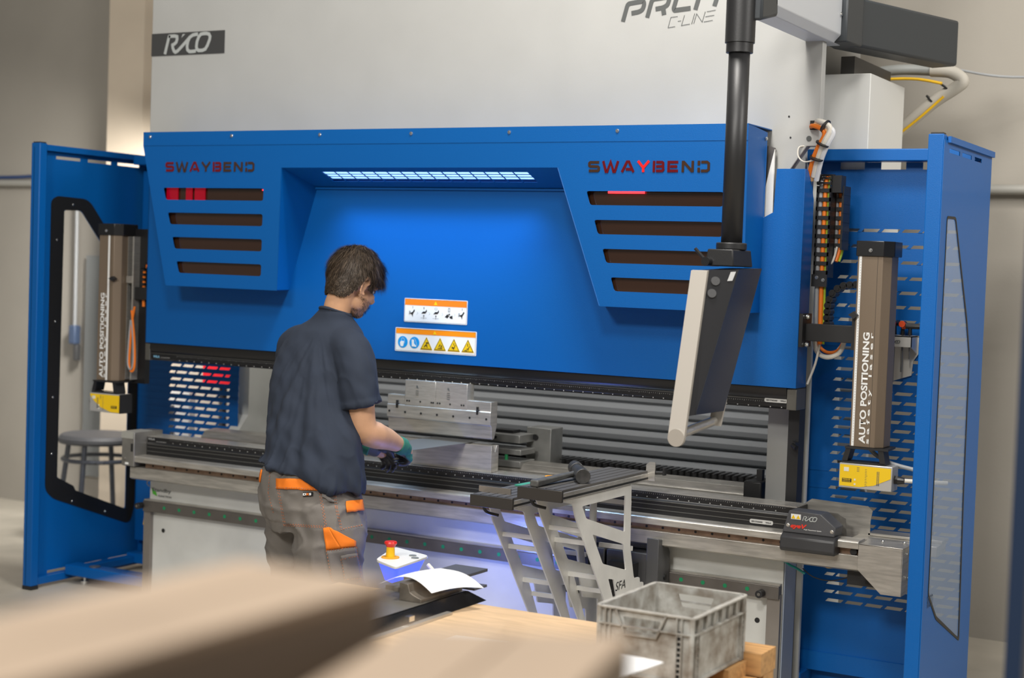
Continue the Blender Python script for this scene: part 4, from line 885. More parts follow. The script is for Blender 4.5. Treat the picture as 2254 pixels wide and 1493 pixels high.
# hammer
HM = thing('hammer', 'heavy dark steel hammer with square handle lying on the support arm', 'hammer', (-2.76, 5.4, .95))
hd = MB(); a = Vector((-2.825, 5.60, .979)); b = Vector((-2.675, 5.375, .979))
dv = (b-a).normalized()
hd.cyl(a, a+dv*.075, .0285, n=24).cyl(a+dv*.075, b-dv*.075, .024, n=24).cyl(b-dv*.075, b, .0285, .0295, n=24); hd.build('head', mat('worn_black_iron', (.10, .10, .10), .35, .7, var=.4, vscale=30), HM, bevel=.002)
h0 = Vector((-2.775, 5.165, .963)); h1 = Vector((-2.752, 5.485, .976)); d = (h1-h0).normalized(); s_ = d.cross(Z).normalized()
hh = MB(); hh.hexa([h0-s_*.019-Z*.013, h0+s_*.019-Z*.013, h0+s_*.019+Z*.014, h0-s_*.019+Z*.014], [h1-s_*.011-Z*.008, h1+s_*.011-Z*.008, h1+s_*.011+Z*.009, h1-s_*.011+Z*.009]); hh.build('handle', mat('greasy_grey_handle', (.10, .10, .095), .5, var=.3, vscale=25), HM, bevel=.006)
tp = MB(); tp.box(-3.053, -2.912, 5.235, 5.241, .900, .922); tag(tp.build('steel_strip', mat('thin_steel_strip', (.38, .34, .30), .4, .8)), 'thin upright steel strip standing on the lower support arm', 'metal strip')
tg = MB(); tg.hexa([(-3.02, 5.46, .900), (-2.93, 5.44, .900), (-2.92, 5.53, .900), (-3.01, 5.56, .900)], [(-3.02, 5.46, .906), (-2.93, 5.44, .906), (-2.92, 5.53, .906), (-3.01, 5.56, .906)]); tag(tg.build('green_card', GREENP), 'small green plastic card lying on the lower support arm', 'card')
tr = MB()
for i in range(24):
    t0 = 2*math.pi*i/24; t1 = 2*math.pi*(i+1)/24; cx, cy = -2.90, 5.56
    tr.hexa([(cx+.034*math.cos(t0), cy+.034*math.sin(t0), .906), (cx+.034*math.cos(t1), cy+.034*math.sin(t1), .906), (cx+.026*math.cos(t1), cy+.026*math.sin(t1), .906), (cx+.026*math.cos(t0), cy+.026*math.sin(t0), .906)],
            [(cx+.034*math.cos(t0), cy+.034*math.sin(t0), .940), (cx+.034*math.cos(t1), cy+.034*math.sin(t1), .940), (cx+.026*math.cos(t1), cy+.026*math.sin(t1), .940), (cx+.026*math.cos(t0), cy+.026*math.sin(t0), .940)])
tag(tr.build('tape_roll', mat('orange_tape', (.85, .35, .02), .5)), 'orange tape roll behind the hammer handle', 'tape roll')

# ------------------------------------------------------------------ operator console
CO = thing('foot_console', 'white emergency stop console with blue glowing underside right of the worker', 'control console', (-3.23, 4.94, 0))
# top plate corners measured on a plane 0.66 m above the floor
c0, c1, c2, c3 = Vector((-3.262, 4.846, .665)), Vector((-3.352, 5.11, .665)), Vector((-3.145, 5.038, .665)), Vector((-3.118, 4.764, .665))
pl2 = rpoly([(p.x, p.y) for p in (c0, c1, c2, c3)], .03)
MB().prism(pl2, 'z', .655, .665).build('top_plate', mat('white_console_top', (.78, .78, .76), .4), CO, bevel=.002)
cen = (c0+c1+c2+c3)/4
lo = [(cen.x+(x-cen.x)*.62, cen.y+(y-cen.y)*.62) for x, y in pl2]
tb = MB(); n = len(pl2); up_ = [(cen.x+(x-cen.x)*.93, cen.y+(y-cen.y)*.93, .655) for x, y in pl2]; tb.add(up_+[(x+.0, y, .585) for x, y in lo], [(i, (i+1) % n, (i+1) % n+n, i+n) for i in range(n)]+[tuple(range(n, 2*n))])
tb.build('glowing_body', mat('blue_glow_plastic', (.06, .12, .6), .4, emit=(.05, .085, 1.0), estr=1.7), CO)
e0 = cen+Vector((-.035, -.012, 0)); 
e1 = Vector((-3.235, 4.905, .665))
MB().cyl(e1, e1+Z*.004, .034, n=28).build('yellow_ring', mat('orange_yellow_disc', (.75, .35, .02), .5), CO)
MB().cyl(e1+Z*.004, e1+Z*.042, .0175, .0150, n=24).build('stop_neck', YELPL, CO)
MB().cyl(e1+Z*.042, e1+Z*.056, .016, .0245, n=24).cyl(e1+Z*.056, e1+Z*.062, .0245, .022, n=24).build('stop_button', REDPL, CO)
for dx, dy in ((.045, .085), (.078, .050)): MB().cyl(e1+Vector((dx, dy, 0)), e1+Vector((dx, dy, .003)), .0145, n=20).build('push_button', mat('steel_button', (.35, .37, .36), .35, .6), CO)
MB().tube([(cen.x+.10, cen.y+.05, .64), (cen.x+.14, cen.y+.03, .61), (cen.x+.10, cen.y, .57), (cen.x+.02, cen.y, .56)], .008).build('pale_cable', WHCABLE, CO)
MB().cyl((cen.x, cen.y, .02), (cen.x, cen.y, .59), .022, n=18).box(cen.x-.15, cen.x+.15, cen.y-.12, cen.y+.12, 0, .02).build('stand', BLACKM, CO)
bl = bpy.data.lights.new('base_panel_blue_fill', 'POINT'); bl.energy = 7; bl.color = (.12, .22, 1); bl.shadow_soft_size = .05  # added fill beside the base panel, off the console, for the blue glow
bo = bpy.data.objects.new('base_panel_blue_fill', bl); C.objects.link(bo); bo.location = (-3.36, 5.72, .50)

# ------------------------------------------------------------------ stack in front: trestle pallet, wood, steel parts, crate
def rotbox(mb, cx, cy, z0, z1, lx, ly, a):
    c_, s_ = math.cos(a), math.sin(a); q = [(cx+x*c_-y*s_, cy+x*s_+y*c_) for x, y in ((-lx/2, -ly/2), (lx/2, -ly/2), (lx/2, ly/2), (-lx/2, ly/2))]
    mb.hexa([(x, y, z0) for x, y in q], [(x, y, z1) for x, y in q])
PT = thing('wooden_pallet', 'stacked wooden pallets under the grey crate', 'pallet', (-1.82, 4.3, 0))
z = 0
for lvl in range(4):
    for y in (4.02, 4.30, 4.57):
        for x in (-2.0, -1.70): box('block', WOOD, PT, x-.05, x+.05, y-.05, y+.05, z+.022, z+.10)
        box('bottom_board', WOOD, PT, -2.06, -1.625, y-.05, y+.05, z, z+.022)
    for x in (-2.0, -1.665): box('stringer', WOOD, PT, x-.045, x+.045, 3.95, 4.63, z+.10, z+.118)
    for y in (4.0, 4.14, 4.30, 4.44, 4.585): box('deck_board', WOOD, PT, -2.06, -1.62, y-.045, y+.045, z+.118, z+.139)
    z += .139
box('loose_board', WOOD, PT, -2.05, -1.66, 4.35, 4.60, .556, .60)
box('loose_board', WOOD, PT, -2.05, -1.75, 4.05, 4.25, .556, .60)
box('loose_board', WOOD, PT, -2.05, -1.70, 3.95, 4.03, .556, .60)
box('corner_block', WOOD, PT, -1.72, -1.615, 4.50, 4.63, .556, .625)
WT = thing('packing_board', 'pale wooden board on a low trestle in front of the worker', 'wooden board', (-2.6, 4.2, 0))
box('board_top', PLY, WT, -3.25, -2.10, 3.55, 4.60, .585, .62, bevel=.002)
for x in (-3.2, -2.2):
    for y in (3.6, 4.5): box('trestle_leg', WOOD, WT, x, x+.08, y, y+.08, 0, .585)
# crate
CR = thing('euro_crate', 'dirty grey plastic stacking crate standing on the pallet', 'crate', (-1.82, 4.3, .60))
cx0, cx1, cy0, cy1, zb_, zt_ = -1.981, -1.667, 4.088, 4.516, .605, .80
t = .004
hw = [(-1.895, .775), (-1.775, .775), (-1.79, .735), (-1.88, .735)]
for nm, y in (('front_wall', cy0+.012), ('back_wall', cy1-.016)):
    MB().prism([(cx0+.012, zb_), (cx1-.012, zb_), (cx1-.012, zt_), (cx0+.012, zt_)], 'y', y, y+t, holes=[rpoly(hw, .006)]).build(nm, CRATE, CR)
for x in (cx0+.012, cx1-.016): box('side_wall', CRATE, CR, x, x+t, cy0+.012, cy1-.012, zb_, zt_)
box('bottom', CRATE, CR, cx0+.012, cx1-.012, cy0+.012, cy1-.012, zb_, zb_+.006)
rim = MB(); ro = rpoly([(cx0, cy0), (cx1, cy0), (cx1, cy1), (cx0, cy1)], .025, 5); ri = rpoly([(cx0+.013, cy0+.013), (cx1-.013, cy0+.013), (cx1-.013, cy1-.013), (cx0+.013, cy1-.013)], .018, 5)
rim.prism(ro, 'z', zt_-.005, zt_, holes=[ri]); rim.build('rim', mat('worn_rim_plastic', (.42, .40, .36), .5, var=.25, vscale=30), CR, bevel=.0015)
rb = MB()
rb.prism(ro, 'z', zt_-.052, zt_-.048, holes=[ri]); rb.prism(rpoly([(cx0+.006, cy0+.006), (cx1-.006, cy0+.006), (cx1-.006, cy1-.006), (cx0+.006, cy1-.006)], .02), 'z', zb_, zb_+.008, holes=[ri])
for i in range(7):
    y = cy0+.04+i*(cy1-cy0-.08)/6
    rb.box(cx1-.012, cx1-.001, y-.002, y+.002, zt_-.05, zt_-.004); rb.box(cx0+.001, cx0+.012, y-.002, y+.002, zt_-.05, zt_-.004)
for x in (cx0+.05, cx0+.035, cx1-.04, cx1-.055):
    rb.box(x-.0015, x+.0015, cy0+.001, cy0+.012, zb_, zt_-.004)
for y in (cy0+.03, cy0+.045, cy1-.03, cy1-.045): rb.box(cx1-.012, cx1-.001, y-.0015, y+.0015, zb_, zt_-.05)
for i in range(9):
    z = zb_+.012+i*.0155
    rb.box(cx1-.055, cx1-.04, cy0+.004, cy0+.012, z, z+.0035); rb.box(cx1-.012, cx1-.004, cy0+.03, cy0+.045, z, z+.0035); rb.box(cx1-.012, cx1-.004, cy1-.045, cy1-.03, z, z+.0035)
# funnel shaped surround of the grip opening
for s1, s2 in (((-1.915, .798), (-1.885, .728)), ((-1.755, .798), (-1.785, .728))):
    rb.hexa([(s1[0]-.002, cy0, s1[1]), (s1[0]+.002, cy0, s1[1]), (s1[0]+.002, cy0+.012, s1[1]), (s1[0]-.002, cy0+.012, s1[1])], [(s2[0]-.002, cy0, s2[1]), (s2[0]+.002, cy0, s2[1]), (s2[0]+.002, cy0+.012, s2[1]), (s2[0]-.002, cy0+.012, s2[1])])
rb.box(-1.887, -1.783, cy0, cy0+.012, .725, .729)
for (xa, ya) in ((cx0+.012, cy0+.012), (cx1-.012, cy0+.012), (cx0+.012, cy1-.012), (cx1-.012, cy1-.012)): rb.cyl((xa, ya, zb_), (xa, ya, zt_-.004), .008, n=12)
rb.build('ribs', CRATE, CR)
dk = MB()
for i in range(9):
    z = zb_+.0165+i*.0155; dk.box(cx1-.0535, cx1-.0415, cy0+.0105, cy0+.0115, z, z+.010); dk.box(cx1-.0115, cx1-.0105, cy0+.0315, cy0+.0435, z, z+.010); dk.box(cx1-.0115, cx1-.0105, cy1-.0435, cy1-.0315, z, z+.010)
dk.build('corner_pockets', INK, CR)
# bent steel channel, lower
ZB = .621
TY = mat('oily_dark_steel', (.055, .055, .058), .16, .85, var=.25, vscale=12)
ch = thing('steel_channel', 'long dark bent steel channel lying on the pale board', 'steel profile', (-2.74, 4.3, ZB))
MB().hexa([(-2.680, 3.90, ZB), (-2.672, 3.90, ZB), (-2.694, 3.90, ZB+.045), (-2.702, 3.90, ZB+.045)], [(-2.680, 4.66, ZB), (-2.672, 4.66, ZB), (-2.694, 4.57, ZB+.045), (-2.702, 4.57, ZB+.045)]).build('dark_flange', TY, ch)
MB().hexa([(-2.694, 3.90, ZB+.040), (-2.694, 3.90, ZB+.045), (-2.95, 3.90, ZB+.045), (-2.95, 3.90, ZB+.040)], [(-2.694, 4.57, ZB+.040), (-2.694, 4.57, ZB+.045), (-2.95, 4.57, ZB+.045), (-2.95, 4.57, ZB+.040)]).build('top_plate', mat('scratched_plate', (.30, .28, .25), .4, .7, var=.2), ch)
box('lip', STEEL, ch, -2.672, -2.650, 3.90, 4.40, ZB, ZB+.008)
box('foot', STEELD, ch, -2.94, -2.80, 3.92, 4.56, ZB, ZB+.040)
MB().box(-2.684, -2.664, 4.16, 4.19, ZB+.016, ZB+.032).build('clip', CHROME, ch)
zq = ZB+.0455
ib = thing('steel_block', 'brown steel profile block with a stepped end lying under the white paper', 'steel block', (-2.76, 4.40, zq))
MB().prism([(-2.796, zq), (-2.711, zq), (-2.711, zq+.012), (-2.742, zq+.022), (-2.756, zq+.030), (-2.764, zq+.056), (-2.796, zq+.058)], 'y', 4.30, 4.56).build('body', mat('brown_oxide_steel', (.21, .185, .155), .42, .6, var=.3, vscale=18), ib, bevel=.001)
box('steel_shim', STEELD, ib, -2.812, -2.796, 4.29, 4.34, zq+.030, zq+.042)
tag(MB().box(-2.93, -2.815, 4.42, 4.565, zq, zq+.014).build('steel_block', STEELD), 'flat dark steel block behind the brown profile block under the paper', 'steel block')
tag(MB().box(-2.885, -2.752, 4.575, 4.80, .690, .700).build('steel_plate', mat('dark_blued_plate', (.17, .17, .18), .4, .7)), 'dark flat steel plate sticking out behind the white paper, upper one', 'steel plate')
tag(MB().box(-2.815, -2.672, 4.575, 4.66, .668, .676).build('steel_plate', mat('dark_blued_plate', (.17, .17, .18), .4, .7)), 'dark flat steel plate lying below the curled white paper, lower one', 'steel plate')
tag(MB().box(-2.95, -2.80, 4.56, 4.598, ZB, .690).build('steel_block', STEELD), 'small dark steel block holding up the plate behind the paper', 'steel block')
# curled sheet of paper over the block
pp = MB(); N = 12; Mx = 10
A_ = Vector((-2.905, 4.335, .700)); B_ = Vector((-2.800, 4.56, .732)); Cc = Vector((-2.612, 4.535, .692)); D_ = Vector((-2.690, 4.33, .698))
vs = []
for i in range(N+1):
    for j in range(Mx+1):
        u_, v_ = i/N, j/Mx
        p = (A_*(1-u_)+B_*u_)*(1-v_)+(D_*(1-u_)+Cc*u_)*v_
        p = p+Z*(.040*math.sin(math.pi*v_**1.15)*(1-.55*u_)+.010*math.sin(math.pi*u_)); vs.append(p)
fs = [(i*(Mx+1)+j, i*(Mx+1)+j+1, (i+1)*(Mx+1)+j+1, (i+1)*(Mx+1)+j) for i in range(N) for j in range(Mx)]
pp.add(vs, fs); tag(pp.build('paper_sheet', PAPER, smooth_=True), 'white paper sheet curled over the steel parts in front of the console', 'paper')
pb = MB(); pb.hexa([(-2.50, 3.93, .621), (-2.30, 3.97, .621), (-2.32, 4.19, .621), (-2.49, 4.16, .621)], [(-2.50, 3.93, .623), (-2.30, 3.97, .623), (-2.32, 4.19, .623), (-2.49, 4.16, .623)])
tag(pb.build('paper_sheet', PAPER), 'white paper lying on the pale board left of the grey crate', 'paper')

# ------------------------------------------------------------------ blurred things close to the camera
def carton(label, x0, x1, y0, y1, z0, z1):
    c_ = thing('cardboard_box', label, 'box', ((x0+x1)/2, (y0+y1)/2, z0))
    box('carton', mat('shaded_brown_board', (.24, .185, .14), .85), c_, x0+.004, x1-.004, y0+.004, y1-.004, z0, z1-.010)  # shade on the box sides put into a darker body colour
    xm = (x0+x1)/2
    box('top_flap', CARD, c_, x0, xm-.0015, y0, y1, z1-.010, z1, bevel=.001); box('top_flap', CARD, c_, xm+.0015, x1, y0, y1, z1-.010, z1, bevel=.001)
    return c_
tbl = thing('packing_table', 'grey steel table close to the camera below the blurred boxes', 'table', (-.65, .95, 0))
box('table_top', DGREY, tbl, -1.05, -.30, .35, 1.30, 1.16, 1.20)
for x in (-1.03, -.36):
    for y in (.38, 1.24): box('leg', DGREY, tbl, x, x+.04, y, y+.04, 0, 1.16)
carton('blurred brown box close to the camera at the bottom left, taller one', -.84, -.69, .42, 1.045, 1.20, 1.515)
cb = thing('cardboard_box', 'blurred brown box close to the camera at the bottom centre, lower one', 'box', (-.58, .95, 1.20))
qd = [(-.673, 1.050), (-.60, .74), (-.445, .82), (-.515, 1.135)]
MB().hexa([(x, y, 1.20) for x, y in qd], [(x, y, 1.478) for x, y in qd]).build('carton', CARD, cb, bevel=.003)
mdl = lambda a, b, t: (a[0]*(1-t)+b[0]*t, a[1]*(1-t)+b[1]*t)
for t0, t1 in ((0, .49), (.51, 1)):
    qf = [mdl(qd[0], qd[3], t0), mdl(qd[1], qd[2], t0), mdl(qd[1], qd[2], t1), mdl(qd[0], qd[3], t1)]
    MB().hexa([(x, y, 1.478) for x, y in qf], [(x, y, 1.481) for x, y in qf]).build('top_flap', CARD, cb)
cc = thing('cardboard_box', 'brown box with white papers on it, directly in front of the grey crate', 'box', (-1.72, 3.6, 0))
box('carton', CARD, cc, -1.83, -1.685, 3.45, 3.72, 0, .752, bevel=.003)
for k, (a_, dx, nm) in enumerate(((.02, 0, 'white printed papers fanned out on the brown box, lower sheet'), (-.12, .012, 'white printed papers fanned out on the brown box, upper sheet'))):
    q_ = MB(); rotbox(q_, -1.715+dx, 3.63-dx, .7525+k*.006, .7545+k*.006, .17, .25, a_); tag(q_.build('paper_sheet', PAPER), nm, 'paper')
tag(MB().box(-.600, -.57, 3.0, 3.05, 0, 2.0).build('blue_post', mat('dark_blue_post', (.004, .02, .06), .5)), 'dark blue blurred upright post at the right edge of the view', 'post')

# ------------------------------------------------------------------ things along the back wall
cd = MB(); cd.cyl((-15.9, 7.90, 2.235), (7.9, 7.90, 2.235), .024, n=14); tag(cd.build('wall_conduit', mat('grey_conduit', (.33, .32, .29), .5)), 'thick grey conduit running horizontally along the back wall', 'pipe')
cd = MB(); cd.tube([(-15.9, 7.9, 2.20), (-10, 7.9, 2.27), (-8.5, 7.9, 2.275), (-8.1, 7.9, 2.30)], .012); tag(cd.build('blue_cable', mat('dark_blue_cable', (.03, .06, .16), .5)), 'dark blue cable above the conduit at the far left', 'cable')
SW = thing('pendant_switch', 'dark blue hand switch hanging on a grey cord, seen through the left window', 'switch', (-7.84, 7.90, 1.02))
box('body', mat('navy_plastic', (.05, .08, .15), .5), SW, -7.872, -7.812, 7.87, 7.93, 1.14, 1.27, bevel=.01)
box('plug', DGREY, SW, -7.835, -7.80, 7.88, 7.92, 1.03, 1.14, bevel=.005)
MB().tube([(-7.842, 7.9, 1.27), (-7.842, 7.9, 1.6), (-7.845, 7.9, 2.23)], .012).build('cord', GRCABLE, SW)
ST_ = thing('round_stool', 'dark round padded stool standing behind the left guard window', 'stool', (-6.93, 7.2, 0))
sx, sy = -6.93, 7.2
MB().cyl((sx, sy, .60), (sx, sy, .625), .235, .245, n=36).cyl((sx, sy, .625), (sx, sy, .655), .245, .22, n=36).build('seat', mat('dark_stool_vinyl', (.045, .045, .05), .6), ST_, bevel=.008)
rg = MB()
for i in range(30):
    t0, t1 = 2*math.pi*i/30, 2*math.pi*(i+1)/30; rg.cyl((sx+.21*math.cos(t0), sy+.21*math.sin(t0), .50), (sx+.21*math.cos(t1), sy+.21*math.sin(t1), .50), .013, n=8)
rg.build('foot_ring', mat('dark_blue_tube', (.03, .035, .05), .4), ST_)
for k in range(4):
    a = math.radians(20+90*k); MB().cyl((sx+.19*math.cos(a), sy+.19*math.sin(a), .60), (sx+.27*math.cos(a), sy+.27*math.sin(a), 0), .016, n=12).build('leg', mat('dark_blue_tube', (.03, .035, .05), .4), ST_)
bx = box('wall_box', mat('grey_panel', (.20, .21, .21), .6), None, -7.75, -7.55, 7.90, 7.96, .25, 1.75); tag(bx, 'grey upright duct on the wall behind the stool', 'duct')
db_ = box('floor_duct', DGREY, None, -6.62, -6.50, 7.3, 7.4, .0, .85); tag(db_, 'dark upright post on the floor behind the stool', 'post')
rd = box('red_cabinet', mat('red_enamel', (.9, .02, .03), .4), None, -6.37, -6.12, 7.5, 7.6, .985, 1.22, bevel=.004); tag(rd, 'red box on a thin stand seen through the slots of the left perforated panel', 'box')
box('wall_arm', mat('red_enamel', (.9, .02, .03), .4), rd, -5.9, -5.8, 7.6, 7.95, 1.08, 1.15) if False else None
box('stand', DGREY, rd, -6.26, -6.23, 7.53, 7.57, 0, .985)
rp = thing('white_post', 'white upright post seen through the slots of the left perforated panel', 'post', (-6.52, 7.45, 0))
box('post', mat('white_post_paint', (.75, .74, .72), .5), rp, -6.56, -6.40, 7.42, 7.48, 0, .95)
HS = thing('ventilation_hose', 'pale flexible hose with cable ties on the wall right of the cabinet', 'hose', (-1.9, 7.3, 2.45))
MB().tube([(-2.42, 7.3, 2.725), (-2.284, 7.3, 2.730), (-2.08, 7.3, 2.752), (-1.90, 7.3, 2.742)], .024, n=14).build('grey_hose', mat('grey_hose', (.27, .28, .27), .5), HS)
MB().tube([(-1.92, 7.3, 2.745), (-1.83, 7.3, 2.735), (-1.775, 7.3, 2.695), (-1.80, 7.3, 2.665), (-1.90, 7.3, 2.60), (-2.02, 7.3, 2.50), (-2.09, 7.3, 2.44)], .030, n=14).build('pale_hose', mat('pale_hose', (.50, .47, .41), .6, bump=.3), HS)
MB().tube([(-2.35, 7.28, 2.66), (-2.2, 7.27, 2.70), (-2.0, 7.27, 2.705), (-1.86, 7.27, 2.68)], .007).build('yellow_cable', YELPL, HS)
MB().tube([(-1.85, 7.27, 2.62), (-1.95, 7.27, 2.53), (-2.05, 7.27, 2.45)], .006).build('yellow_cable', YELPL, HS)
MB().tube([(-1.80, 7.3, 2.745), (-1.6, 7.5, 2.73), (-1.2, 7.8, 2.77), (0, 7.9, 2.78)], .006).build('thin_grey_cable', GRCABLE, HS)
tz = MB()
for a, b in (((-1.85, 7.3, 2.67), (-1.875, 7.3, 2.635)), ((-1.91, 7.3, 2.61), (-1.92, 7.3, 2.60)), ((-2.08, 7.3, 2.455), (-2.085, 7.3, 2.448))): tz.cyl(a, Vector(a)+(Vector(b)-Vector(a)).normalized()*.008, .0335)
tz.build('ties', BLACKM, HS)
# ------------------------------------------------------------------ the worker
SKIN = mat('warm_skin', (.60, .335, .195), .5, var=.10, vscale=14, bump=.1, bscale=260)
SHIRT = mat('navy_grey_cotton', (.018, .026, .045), .88, bump=.25, bscale=700, var=.12, vscale=9)
TROUS = mat('grey_work_cotton', (.170, .153, .136), .85, bump=.35, bscale=600, var=.14, vscale=10)
ORF = mat('orange_canvas', (.86, .20, .008), .8, bump=.3, bscale=500)
THREAD = mat('rust_thread', (.42, .15, .07), .8)
HAIR = mat('brown_hair', (.036, .024, .015), .55, spec=.4)
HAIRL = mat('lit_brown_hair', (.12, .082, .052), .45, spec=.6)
GLG = mat('green_knit_glove', (.025, .16, .11), .85, bump=.5, bscale=500)
GLK = mat('grey_rubber_coating', (.05, .05, .052), .55, bump=.3, bscale=300)
def loft(mb, rings, n=36, e=2.0, sub=4, cap=True):
    V = [Vector(r) if len(r) == 6 else Vector(tuple(r)+(0,)) for r in rings]; out = []
    for i in range(len(V)-1):
        p0, p1, p2, p3 = V[max(i-1, 0)], V[i], V[i+1], V[min(i+2, len(V)-1)]
        for j in range(sub):
            t = j/sub; out.append(.5*((2*p1)+(p2-p0)*t+(2*p0-5*p1+4*p2-p3)*t*t+(3*p1-p0-3*p2+p3)*t**3))
    out.append(V[-1]); vs = []
    for cx, cy, z, a, b, sl in out:
        for k in range(n):
            t = 2*math.pi*k/n; c_, s_ = math.cos(t), math.sin(t)
            x = a*math.copysign(abs(c_)**(2/e), c_); y = b*math.copysign(abs(s_)**(2/e), s_)
            vs.append((cx+x, cy+y, z+sl*(x*.82+y*.57)))
    m_ = len(out)
    fs = [(i*n+k, i*n+(k+1) % n, (i+1)*n+(k+1) % n, (i+1)*n+k) for i in range(m_-1) for k in range(n)]
    if cap: fs += [tuple(range(n)), tuple(range((m_-1)*n, m_*n))[::-1]]
    return mb.add(vs, fs)
def ell(mb, c_, r, R=None, n=20, k=12):
    vs = []; fs = []
    for i in range(k+1):
        ph = math.pi*i/k
        for j in range(n):
            t = 2*math.pi*j/n; p = Vector((r[0]*math.sin(ph)*math.cos(t), r[1]*math.sin(ph)*math.sin(t), r[2]*math.cos(ph)))
            if R: p = R @ p
            vs.append(p+Vector(c_))
    for i in range(k):
        for j in range(n): fs.append((i*n+j, i*n+(j+1) % n, (i+1)*n+(j+1) % n, (i+1)*n+j))
    return mb.add(vs, fs)
def limb(mb, pts, rs, n=20, end=True):
    P = [Vector(p) for p in pts]; L = [0]
    for i in range(1, len(P)): L.append(L[-1]+(P[i]-P[i-1]).length)
    def rr(t):
        d = t*(len(P)-1); i = min(int(d), len(P)-2); f_ = d-i; return rs[i]*(1-f_)+rs[i+1]*f_
    mb.tube(P, rr, n)
    ell(mb, P[0], (rs[0],)*3); ell(mb, P[-1], (rs[-1],)*3) if end else None; return mb
def fuse(mb, name, material, parent, voxel, smooth_n=4, fold=None, clip=None):
    """grow one closed skin around overlapping shapes, then keep it as a plain mesh"""
    o = mb.build(name, material, parent)
    r = o.modifiers.new('r', 'REMESH'); r.mode = 'VOXEL'; r.voxel_size = voxel; r.use_smooth_shade = True
    s_ = o.modifiers.new('s', 'SMOOTH'); s_.iterations = smooth_n; s_.factor = .5
    bpy.context.view_layer.update(); dg = bpy.context.evaluated_depsgraph_get()
    me = bpy.data.meshes.new_from_object(o.evaluated_get(dg)); o.modifiers.clear()
    old = o.data; o.data = me; me.name = name; bpy.data.meshes.remove(old)
    if fold:
        ns = [v.normal.copy() for v in me.vertices]; og = ORG[parent.name]
        for v, nn in zip(me.vertices, ns): v.co += nn*fold(v.co+og)
    for p in me.polygons: p.use_smooth = True
    return o
PE = thing('person', 'worker in a navy t-shirt and grey orange work trousers bending a sheet at the press', 'person', (-3.80, 5.17, 0))
PE['label'] = 'worker in navy t-shirt, grey and orange work trousers and green gloves holding a sheet'
# head frame: turned a little to the right, looking down at the work
HC = Vector((-3.775, 5.385, 1.676)); HS_ = 1.08
RH = (Matrix.Rotation(math.radians(-14), 3, 'Z') @ Matrix.Rotation(math.radians(-24), 3, 'X') @ Matrix.Rotation(math.radians(3), 3, 'Y'))
def hp(x, y, z): return HC+RH @ Vector((x, y, z))*HS_
body = MB()
def he(c_, r): ell(body, hp(*c_), tuple(q*HS_ for q in r), RH, 24, 16)
he((0, -.014, .035), (.073, .092, .084)); he((0, .035, -.04), (.057, .060, .078)); he((0, .068, -.092), (.026, .024, .020))
he((.040, .02, -.065), (.020, .040, .030)); he((-.040, .02, -.065), (.020, .040, .030))
he((0, .078, .022), (.048, .018, .012)); he((0, .080, -.055), (.026, .018, .016)); he((.034, .065, -.02), (.022, .022, .018)); he((-.034, .065, -.02), (.022, .022, .018))
body.cyl(hp(0, .088, .012), hp(0, .116, -.026), .008*HS_, .013*HS_, n=14); he((0, .108, -.028), (.016, .012, .010))
he((0, .092, -.060), (.020, .008, .0045)); he((0, .090, -.069), (.018, .008, .005))
for s_ in (1, -1):   # ears
    for k in range(9):
        a = math.radians(-70+k*28); he((s_*(.083+.007*math.cos(a-1)), -.012-.019*math.cos(a)*.9, -.006+.034*math.sin(a)), (.005, .0065, .0075))
    he((s_*.076, -.008, -.008), (.004, .014, .024)); he((s_*.078, -.002, -.036), (.005, .007, .008))
limb(body, [hp(0, -.030, -.02), hp(0, -.034, -.06), Vector((-3.812, 5.322, 1.570)), Vector((-3.828, 5.335, 1.50))], [.056, .058, .058, .056])
loft(body, [(-3.84, 5.32, 1.50, .07, .06), (-3.855, 5.31, 1.44, .12, .07), (-3.862, 5.29, 1.38, .160, .10), (-3.855, 5.25, 1.22, .165, .11), (-3.81, 5.19, 1.0, .165, .12), (-3.80, 5.17, .85, .17, .13)])
sR, eR, wR = Vector((-3.672, 5.262, 1.395)), Vector((-3.620, 5.262, 1.100)), Vector((-3.598, 5.502, 1.008))
limb(body, [sR, (sR+eR)/2+Vector((.006, -.006, 0)), eR, (eR*.72+wR*.28)+Vector((.006, 0, -.010)), (eR*.35+wR*.65), wR], [.052, .058, .054, .056, .045, .029])
sL, eL, wL = Vector((-4.035, 5.33, 1.405)), Vector((-4.10, 5.42, 1.13)), Vector((-3.80, 5.555, .985))
limb(body, [sL, (sL+eL)/2, eL, (eL*.7+wL*.3)+Vector((0, 0, -.008)), (eL*.35+wL*.65), wL], [.052, .052, .048, .050, .040, .029])
for wv, tv in ((wR, Vector((-3.605, 5.565, .975))), (wL, Vector((-3.765, 5.615, .955)))): limb(body, [wv, tv], [.027, .026])
BODY = fuse(body, 'body', SKIN, PE, .0055, 3)
for s_ in (1, -1):
    e_ = MB(); ell(e_, hp(s_*.031, .068, .004), (.0125,)*3); e_.build('eye', mat('eye_white', (.7, .7, .68), .2), PE)
    e_ = MB(); ell(e_, hp(s_*.031, .0815, .0035), (.005, .003, .005), RH); e_.build('iris', mat('brown_iris', (.05, .03, .02), .2), PE)
    e_ = MB(); e_.tube([hp(s_*.014, .098, .024), hp(s_*.032, .097, .031), hp(s_*.050, .084, .025)], .0035); e_.build('eyebrow', HAIR, PE)
